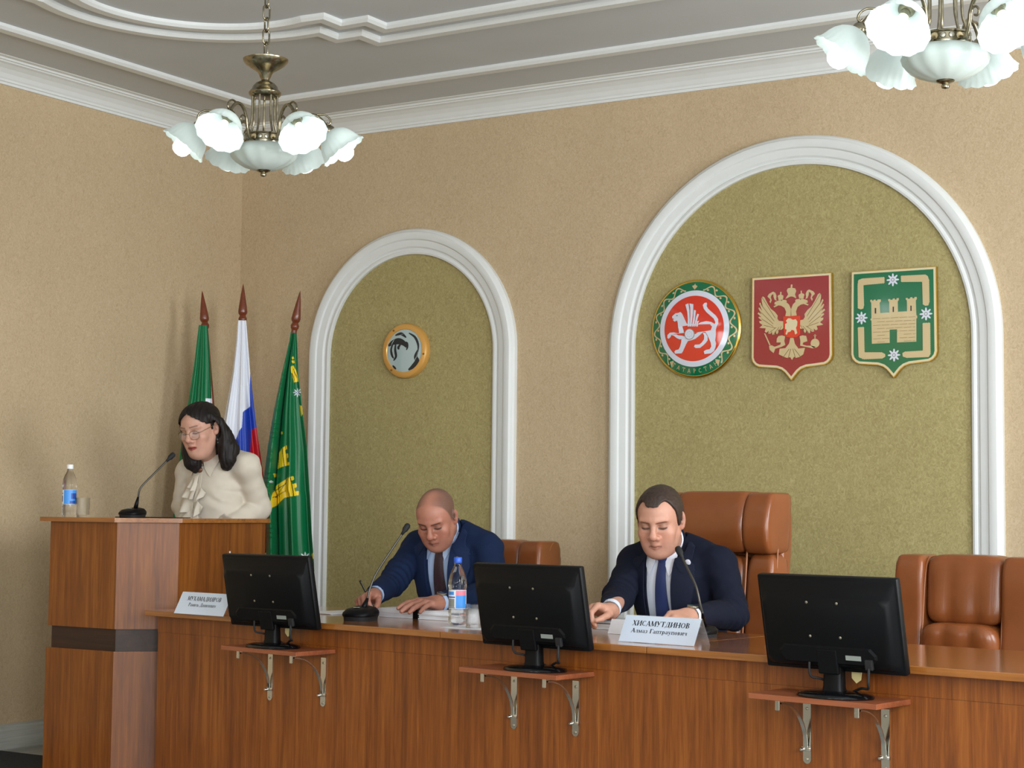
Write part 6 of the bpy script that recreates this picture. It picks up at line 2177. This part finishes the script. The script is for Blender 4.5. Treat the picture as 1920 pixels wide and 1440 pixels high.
    V, F = rb.mesh(.0034, rpost)
    np_obj('coat_collar', V, F, M[look['suit'] + '_lapel'], jk, off)
    lx = look.get('nx', -.022) * .8
    for s in (1, -1):
        patch('collar_leaf', fr, sh_b, [[(lx + s * .010, .060), (lx + s * .034, .074), (lx + s * .052, .080)], [(lx + s * .018, .026), (lx + s * .046, .040), (lx + s * .062, .060)], [(lx + s * .044, -.030), (lx + s * .064, .004), (lx + s * .070, .042)]], .006, .003, M[look['shirt']], col_o, off, 8, 12)
    # ---- tie
    x0 = xo * .6
    patch('tie', fr, sh_b, [[(x0 - .014, .036), (x0 - .020, -.02), (x0 - .032, -.20), (x0 - .042, -.36), (x0 - .044, -.42)], [(x0, .032), (x0, -.02), (x0, -.20), (x0, -.36), (x0, -.43)], [(x0 + .014, .036), (x0 + .020, -.02), (x0 + .032, -.20), (x0 + .042, -.36), (x0 + .044, -.42)]], .005, .004, M[look['tie']], t, off, 9, 30, lambda x, z, a, c: .004 * np.sin(c * PI))
    kb = Body()
    ky = float(fr.front(sh_b, np.array([x0]), np.array([.025]))[0])
    kb.cap(fr.p(x0 - .010, ky + .002, .040), fr.p(x0 - .004, ky + .006, .008), .012, .009, .012)
    kb.cap(fr.p(x0 + .010, ky + .002, .040), fr.p(x0 + .004, ky + .006, .008), .012, .009, .012)
    V, F = kb.mesh(.003)
    np_obj('tie_knot', V, F, M[look['tie']], t, off)
    # ---- lapels, pocket, button, badge
    for s in (1, -1):
        i0, i1, i2, i3 = xo + s * vw[3], xo + s * vw[2], xo + s * vw[1], xo + s * vw[0]
        patch('lapel', fr, core, [[(i0, .036), (i1, -.05), (i2, -.20), (i3, -.40)], [(xo + s * (abs(i0 - xo) + .046), .030), (xo + s * (vw[2] + .050), -.052), (xo + s * (vw[1] + .034), -.20), (i3 + s * .004, -.40)], [(xo + s * (abs(i0 - xo) + .072), .010), (xo + s * (vw[2] + .086), -.060), (xo + s * (vw[1] + .052), -.20), (i3 + s * .008, -.40)]], .006, .010, M[look['suit'] + '_lapel'], jk, off, 9, 26)
        patch('coat_collar', fr, core, [[(s * .078, .082), (s * .074, .056), (i0, .030), (xo + s * (vw[3] + .030), -.010)], [(s * .088, .080), (s * .084, .056), (xo + s * (vw[3] + .040), .018), (xo + s * (vw[3] + .062), -.016)], [(s * .104, .068), (s * .104, .044), (xo + s * (vw[3] + .060), .010), (xo + s * (vw[3] + .078), -.008)]], .008, .010, M[look['suit'] + '_lapel'], jk, off, 7, 14)
    bx, bz = look['badge'][:2]
    by = float(fr.front(core, np.array([bx]), np.array([bz]))[0])
    if look['badge'][2] == 'round':
        mesh_obj('lapel_badge', *frame(closed_lathe([(.0115, 0), (.0115, .003), (.008, .005), (.0001, .0052)], 20), np.column_stack([fr.L, fr.U, fr.F]), fr.p(bx, by + .018, bz) - off), M['em_white'], jk, smooth=True, angle=40)
    else:
        mesh_obj('lapel_badge', *frame(box(-.013, .013, -.006, .006, 0, .003, .001), np.column_stack([fr.L * .94 - fr.U * .34, fr.U * .94 + fr.L * .34, fr.F]), fr.p(bx, by + .018, bz) - off), M['steel_matte'], jk)
    # ---- legs under the desk
    f = fr.fw
    hips = [seat + fr.L * .09, seat - fr.L * .09]
    hips = [np.array([h[0], h[1], .565]) for h in hips]
    knees = [h + f * .40 + np.array([0, 0, -.03]) for h in hips]
    ank = [np.array([k[0], k[1], .09]) + f * .04 for k in knees]
    legs(t, off, hips, knees, ank, M[look['suit']])
    return t, off, fr, T, tips


def unit(v):
    return np.array(v) / np.linalg.norm(v)


# ---- the man in the middle: dark navy suit, plain blue tie
H = at(1238, 977, 6.40)
S = at(1267, 1052, 6.62)
elL, wrL = at(1374, 1152, 6.44), at(1293, 1156, 6.18)
elR, wrR = at(1160, 1118, 6.56), at(1143, 1146, 6.28)
dn = np.array([0, 0, -1.0])
t, off, fr, T, tips = suited_man('man in a dark navy suit and plain blue tie seated before the tall armchair', H, (12, 19, -1), 1.0, S, 0, 15, .176, (elL, wrL, elR, wrR),
    ((unit(wrL - elL) + np.array([0, 0, -.1]), np.array([-.15, .9, -.35]), 1, [(40, 62, 40), (46, 64, 40), (50, 66, 40), (54, 66, 40)], 1.05, .04, (.8, .25, .35), 10),
     (unit(at(1098, 1140, 6.20) - wrR), np.array([.3, .5, -.75]), -1, [(38, 55, 40), (52, 70, 45), (60, 75, 50), (64, 75, 50)], 1.05, .05, (.75, .35, .45), 20)),
    dict(skin=rgb(192, 142, 120)[:3], lip=rgb(150, 92, 80)[:3], brow=rgb(96, 66, 52)[:3], browh=.0032, browz=-.0050, stubble=.45, hair='hair_dark', suit='suit_dark', shirt='shirt_white', tie='tie_blue', vee=(.060, .058, .060, .066), vee_x=-.024, nx=-.030, seed=1.0, badge=(.094, .022, 'round')))
watch(t, off, elL, wrL - unit(wrL - elL) * .012, np.array([.1, -.6, .9]), 'dial', 'steel_matte')

# ---- the shaven-headed man: navy suit, dark wine tie, writing
H = at(819, 972, 7.12)
S = at(846, 1024, 7.32)
elL, wrL = at(926, 1112, 7.14), at(822, 1130, 6.90)
elR, wrR = at(738, 1090, 7.24), at(701, 1117, 7.02)
hR = unit(at(672, 1126, 6.90) - wrR)
t, off, fr, T, tips = suited_man('man with a shaven head in a navy suit writing with a pen beside the microphone', H, (15, 32, -4), .955, S, 4, 16, .168, (elL, wrL, elR, wrR),
    ((unit(at(752, 1134, 6.72) - wrL), np.array([-.1, .25, -.95]), 1, [(8, 12, 8), (10, 12, 8), (11, 12, 8), (12, 14, 10)], 1.08, .12, (.8, .5, .3), 12),
     (hR, np.array([.35, .45, -.7]), -1, [(44, 50, 30), (52, 60, 40), (58, 70, 50), (62, 72, 50)], 1.05, .04, (.75, .3, .55), 18)),
    dict(skin=rgb(174, 118, 98)[:3], lip=rgb(136, 82, 70)[:3], brow=rgb(48, 34, 30)[:3], browh=.0036, browz=-.0030, stubble=.35, shaved=rgb(66, 56, 50)[:3], suit='suit_navy', shirt='shirt_blue', tie='tie_wine', vee=(.040, .046, .056, .064), vee_x=-.008, nx=-.026, seed=2.2, badge=(.094, -.018, 'bar')))
watch(t, off, elL, wrL - unit(wrL - elL) * .016, np.array([.1, -.5, .9]), 'black_gloss', 'strap')
ptop, ptip = at(675, 1089, 6.96), tips[1][0] * .5 + tips[1][4] * .5
pd = unit(ptip - ptop)
ptip = ptip + pd * .035
pen = thing('pen', 'slim dark pen in the hand of the shaven-headed man', 'pen', tuple(ptip))
mesh_obj('barrel', *tube([ptop - ptip, (ptop - ptip) * .12], .0042, 10), M['dark_rubber'], pen, smooth=True, angle=40)
mesh_obj('tip', *tube([(ptop - ptip) * .12, (ptop - ptip) * .05, (ptop - ptip) * .0], .004, 10, rs=[.0040, .003, .0008]), M['steel_matte'], pen, smooth=True, angle=40)
mesh_obj('clip', *tube([(ptop - ptip) * .98 + np.array([.005, -.003, 0]), (ptop - ptip) * .72 + np.array([.005, -.003, 0])], .0012, 6), M['steel_matte'], pen)

# ---- the woman at the tribune
H = at(377, 805, 7.98)
hrot, hs = (6, 18, -5), .97
M3 = rotm(*hrot)
S = at(402, 870, 8.10)
fr = Frame(S, -2, 9)
off = np.array([fr.p(0, -.03, -.5)[0], fr.p(0, -.03, -.5)[1], 0])
half = .158
shL, shR = fr.p(half + .034, -.014, -.010), fr.p(-half, .01, -.030)
elL, wrL = at(486, 952, 8.10), at(430, 985, 7.95)
elR, wrR = at(344, 950, 8.20), at(360, 988, 7.98)
t = thing('person', 'woman in a cream blouse and glasses, standing and reading at the tribune', 'person', tuple(off))
NB = fr.p(-.012, -.005, .040)
b = Body()
T = head(b, H, M3, hs, True)
nk_top = T(0, .022, -.055)
b.cap(NB, nk_top, .053, .051, .02)
b.cap(NB - fr.U * .06, NB, .054, .053, .02)
b.cap(T(0, -.03, -.085), NB + fr.F * .04, .040, .038, .04)
b.ell(T(0, -.052, -.098), (.036, .034, .022), M3, .03)
b.cap(fr.p(0, -.01, -.03), fr.p(0, 0, -.45), .055, .09, .03)
for s, sh, el, wr in ((1, shL, elL, wrL), (-1, shR, elR, wrR)):
    b.cap(fr.p(s * .05, 0, -.05), sh, .045, .040, .03)
    b.cap(sh, el, .040, .034, .03)
    b.cap(el, wr, .034, .024, .03)
hand(b, wrL, np.array([-.45, -.75, -.25]), np.array([-.2, 0, -1]), 1, [20, 22, 24, 26], .92)
hand(b, wrR, np.array([.15, -.80, -.25]), np.array([.2, 0, -1]), -1, [20, 22, 24, 26], .92)
hip = fr.p(0, -.03, -.50)
V, F = b.mesh(.0030)
col = head_paint(V, H, M3, hs, rgb(196, 150, 130)[:3], rgb(150, 66, 60)[:3], rgb(92, 66, 56)[:3], .0030, female=True)
np_obj('body', V, F, M['skin'], t, off, col)
# hair: centre-parted cap, long sides to the shoulders
hb = Body()
E = lambda p, r, k=.02, o=hb: o.ell(T(*p), np.array(r) * hs, M3, k)
cap_b = Body()
E((0, .018, .041), (.0830, .1050, .0860), .02, cap_b)
E((0, -.028, .038), (.0740, .0760, .0800), .03, cap_b)


def cap_d(X):
    D = cap_b.at(X)
    Y = ((X - H) @ M3) / hs
    x, y, z = np.abs(Y[..., 0]), Y[..., 1], Y[..., 2]
    zl = np.interp(y, [-.12, -.05, -.024, -.008, .012, .03], [.0, .0, 0, -.005, -.03, -.16])
    zf = .098 - .62 * x - 14.0 * np.maximum(0, x - .040) ** 2
    lim = np.where(y < -.018, np.maximum(zf, -.02), zl)
    D = D + .0018 * np.sin(x * 330 + y * 60) - .0005
    part = .0035 * np.exp(-(Y[..., 0] / .0035) ** 2) * (z > .07) * (y < .05)
    return np.maximum(D + part, (lim - z) * hs * .75)


E((0, .066, -.050), (.078, .052, .110), .03)
for s in (-1, 1):
    pts = [(s * .068, -.010, .060), (s * .082, .024, .015), (s * .090, .040, -.045), (s * .098, .034, -.105), (s * .100, .014, -.160), (s * .094, .000, -.188)]
    if s < 0:
        pts = [(s * .068, -.020, .055), (s * .080, .006, .010), (s * .082, .010, -.045), (s * .080, -.010, -.100), (s * .074, -.022, -.150), (s * .068, -.020, -.176)]
    rr_ = [.022, .026, .032, .036, .034, .022]
    for i in range(5):
        hb.cap(T(*pts[i]), T(*pts[i + 1]), rr_[i], rr_[i + 1], .03)
hb.cap(T(.06, .07, -.05), T(.118, .050, -.128), .035, .022, .03)
hb.ell(T(0, .018, .041), np.array([.083, .105, .086]) * hs, M3, .005)


def hpost(X, D):
    d2 = np.full(X.shape[:-1], .5)
    for p in hb.P[:-1]:
        d2 = Body.mix(d2, Body.d(p, X), p[-2], p[-1])
    d2 = d2 + .0028 * wob(X * np.array([1, 1, .22]), 190, 3) + .002 * wob(X * np.array([1, 1, .15]), 420, 1)
    Y = ((X - H) @ M3) / hs
    face = Body()
    face.ell(T(0, -.050, -.035), np.array([.062, .080, .098]) * hs, M3, .01)
    d2 = np.maximum(d2, -face.at(X))
    ear = Body()
    ear.ell(T(.087, -.004, -.006), np.array([.020, .026, .045]) * hs, M3, .01)
    d2 = np.maximum(d2, -ear.at(X))
    return np.minimum(d2, cap_d(X))


V, F = hb.mesh(.0034, hpost)
np_obj('hair', V, F, M['hair_black'], t, off)
# glasses
def hl(vf):
    return [tuple(T(*p) - off) for p in vf[0]], vf[1]


gl = []
for s in (-1, 1):
    pts = []
    for k in range(25):
        a = 2 * PI * k / 24
        pts.append((s * .034 + .0245 * math.copysign(abs(math.cos(a)) ** .8, math.cos(a)), -.110 + .010 * abs(s * .034 + .0245 * math.cos(a)) / .05, -.004 + .0205 * math.copysign(abs(math.sin(a)) ** .8, math.sin(a))))
    gl.append(tube(pts, .0010, 6, cap=False))
    gl.append(tube([(s * .0585, -.098, .004), (s * .074, -.080, .008), (s * .082, -.030, .012), (s * .082, .004, .014), (s * .080, .016, .004)], .0012, 6))
gl.append(tube(spline([(-.0098, -.1085, .004), (0, -.112, .007), (.0098, -.1085, .004)], 4), .0010, 6))
g = mesh_obj('glasses', *hl(join(*gl)), M['gold_dark'], t, smooth=True)
for s in (-1, 1):
    n = 20
    Vv = [(s * .034, -.111, -.004)] + [(s * .034 + .024 * math.cos(2 * PI * k / n), -.1095 + .010 * abs(s * .034 + .024 * math.cos(2 * PI * k / n)) / .05, -.004 + .020 * math.sin(2 * PI * k / n)) for k in range(n)]
    mesh_obj('lens', *hl((Vv, [(0, 1 + k, 1 + (k + 1) % n) for k in range(n)])), M['lens'], g, smooth=True)
e = mesh_obj('earring', *hl(closed_lathe([(.0002, 0), (.004, .003), (.0055, .009), (.004, .014), (.0012, .018), (.0012, .026)], 12)), M['em_dark'], t, smooth=True)
e.location = Vector(M3 @ np.array([.0800, -.002, -.066]) * hs)
e = mesh_obj('earring_drop', *hl(closed_lathe([(.0002, -.010), (.0045, -.006), (.0045, -.001), (.0002, .002)], 10)), M['dial'], t, smooth=True)
e.location = Vector(M3 @ np.array([.0800, -.002, -.068]) * hs)
# blouse
j = Body()
j.ell(fr.p(0, .004, -.12), (.146, .108, .175), fr.M, .04)
j.ell(fr.p(0, .010, -.30), (.150, .120, .20), fr.M, .05)
j.ell(fr.p(0, -.01, -.50), (.180, .135, .16), fr.M, .05)
for s, sh, el, wr in ((1, shL, elL, wrL), (-1, shR, elR, wrR)):
    j.ell(fr.p(s * .052, .066, -.200), (.088, .064, .088), fr.M, .07)
    j.cap(fr.p(s * .045, -.024, .048), sh + fr.L * (-s * .010), .044, .047, .035)
    j.cap(sh - fr.U * .006, el, .050, .057, .022)
    j.cap(el, wr - unit(wr - el) * .03, .053, .045, .010)
j.cap(shL, shR, .050, .050, .05)
plain = Body()
plain.P = list(j.P)


def bpost(X, D):
    D = D + .0026 * wob(X, 24, .7) + .0030 * wob(X * np.array([1, 1, 1.7]), 52, 2)
    Y = fr.loc(X)
    x, y, z = Y[..., 0], Y[..., 1], Y[..., 2]
    for el, sh in ((elL, shL), (elR, shR)):      # gathers along the sleeves
        a = unit(el - sh)
        q = np.linalg.norm(X - (sh + el) / 2, axis=-1)
        D = D + .0012 * np.exp(-(q / .13) ** 2) * np.sin(((X - sh) @ a + .5 * (X - sh) @ fr.L) * 110 + 2.5 * wob(X, 14, 2))
    # tension folds running from the bust to the armpits
    for s in (-1, 1):
        q = (z + .12) + .55 * (s * x - .10)
        D = D + .005 * np.sin(q * 120) * np.exp(-((s * x - .115) / .04) ** 2) * np.exp(-((z + .135) / .05) ** 2) * (y > 0)
    nd = np.linalg.norm((X - NB) - ((X - NB) @ fr.U)[..., None] * fr.U, axis=-1) - .060
    D = np.maximum(D, -np.maximum(nd, .030 - z))
    D = np.maximum(D, -np.maximum(np.abs(x) - .024 * np.clip((z + .01) / .06, 0, 1), np.maximum(-y, -.004 - z)))
    for el, wr in ((elL, wrL), (elR, wrR)):
        a = (wr - el) / np.linalg.norm(wr - el)
        h = (X - wr) @ a
        r = np.linalg.norm(X - wr - h[..., None] * a, axis=-1)
        D = np.where((r < .056) & (h < .035), np.maximum(D, h + .006), D)
    return D


V, F = j.mesh(.0050, bpost)
bo = np_obj('blouse', V, F, M['blouse'], t, off)
for s in (1, -1):
    patch('collar_leaf', fr, plain, [[(s * .006, .030), (s * .034, .058), (s * .062, .078)], [(s * .026, -.004), (s * .056, .030), (s * .078, .058)], [(s * .062, -.046), (s * .078, -.004), (s * .092, .034)]], .008, .003, M['blouse'], bo, off, 8, 14)
patch('button_band', fr, plain, [[(-.016, .0), (-.016, -.20), (-.016, -.40)], [(.016, .0), (.016, -.20), (.016, -.40)]], .003, .003, M['blouse'], bo, off, 6, 24)
# jabot: soft frills falling left and right of the button band
for i, (z, s, w, h) in enumerate(((-.055, -1, .058, .050), (-.092, -1, .096, .050), (-.105, 1, .056, .050), (-.148, -1, .122, .054), (-.165, 1, .050, .060), (-.200, -1, .100, .062), (-.25, -1, .066, .09))):
    top = [(0, z + .018), (s * w * .5, z + .012), (s * w, z - .012)]
    bot = [(s * .004, z - h), (s * w * .45, z - h * .92), (s * w * .92, z - h * .50)]
    midr = [(a[0] * .5 + c[0] * .5, a[1] * .5 + c[1] * .5) for a, c in zip(top, bot)]
    patch('frill', fr, plain, [top, midr, bot], .006, .0025, M['blouse'], bo, off, 12, 22, lambda x, z_, a, c, ph=i: (.006 + .032 * c * (.55 + .45 * np.sin(a * 9.5 + ph))) * (.35 + .65 * np.sin(PI * np.clip(a * 1.05, 0, 1))))
patch('jabot_tail', fr, plain, [[(-.010, -.23), (-.050, -.33), (-.075, -.42)], [(.0, -.22), (-.015, -.33), (-.020, -.43)], [(.008, -.22), (.020, -.33), (.034, -.43)]], .010, .003, M['blouse'], bo, off, 12, 20, lambda x, z_, a, c: .012 * np.sin(c * 7) * a)
yb = float(fr.front(plain, np.array([0.0]), np.array([-.014]))[0])
br = mesh_obj('brooch', *frame(closed_lathe([(.018, 0), (.019, .004), (.014, .009), (.008, .012), (.0002, .013)], 20), np.column_stack([fr.L, fr.U * .72, fr.F]), fr.p(0, yb + .008, -.014) - off), M['rose'], t, smooth=True, angle=50)
# skirt, legs and shoes behind the tribune
sk = Body()
hp = fr.p(0, -.03, -.52)
for a, r in (((0, 0, 0), .17), ((0, .01, -.22), .17), ((0, .01, -.42), .165)):
    c = np.array([hp[0], hp[1], hp[2] + a[2]])
    sk.ell(c, (r, r * .74, .17), None, .05)
V, F = sk.mesh(.014, lambda X, D: np.maximum(D + .004 * wob(X * np.array([1, 1, .2]), 40), (hp[2] - .52) - X[..., 2]))
np_obj('skirt', V, F, M['suit_dark'], t, off)
lg = Body()
for s in (-1, 1):
    a = np.array([hp[0], hp[1], 0]) + fr.L * s * .08
    lg.cap(a + [0, 0, .50], a + [0, 0, .30], .055, .056, .02)
    lg.cap(a + [0, 0, .30], a + [0, 0, .09], .056, .034, .02)
V, F = lg.mesh(.010)
np_obj('stockings', V, F, M['strap'], t, off)
for s in (-1, 1):
    a = np.array([hp[0], hp[1], .04]) + fr.L * s * .08
    c = Body()
    c.cap(a, a + fr.fw * .13, .038, .030, .02)
    c.cap(a, a + [0, 0, .05], .036, .038, .02)
    V, F = c.mesh(.010, lambda X, D: np.maximum(D, .001 - X[..., 2]))
    np_obj('shoe', V, F, M['shoe'], t, off)
# sheets she reads from, on the inner shelf
sheets('printed sheets on the inner shelf of the tribune under her hands', np.array([-5.48, 5.76, 1.0235]), R(-2), .30, .19, .004, 2)
fo = thing('dark_folder', 'thin dark folder lying under the tribune microphone', 'folder', tuple(np.array([b1[0] - .02, b1[1] + .145, ztop + .0002])), R(14))
mesh_obj('cover', *box(-.16, .16, -.05, .05, 0, .0035, .001), M['dark_rubber'], fo)
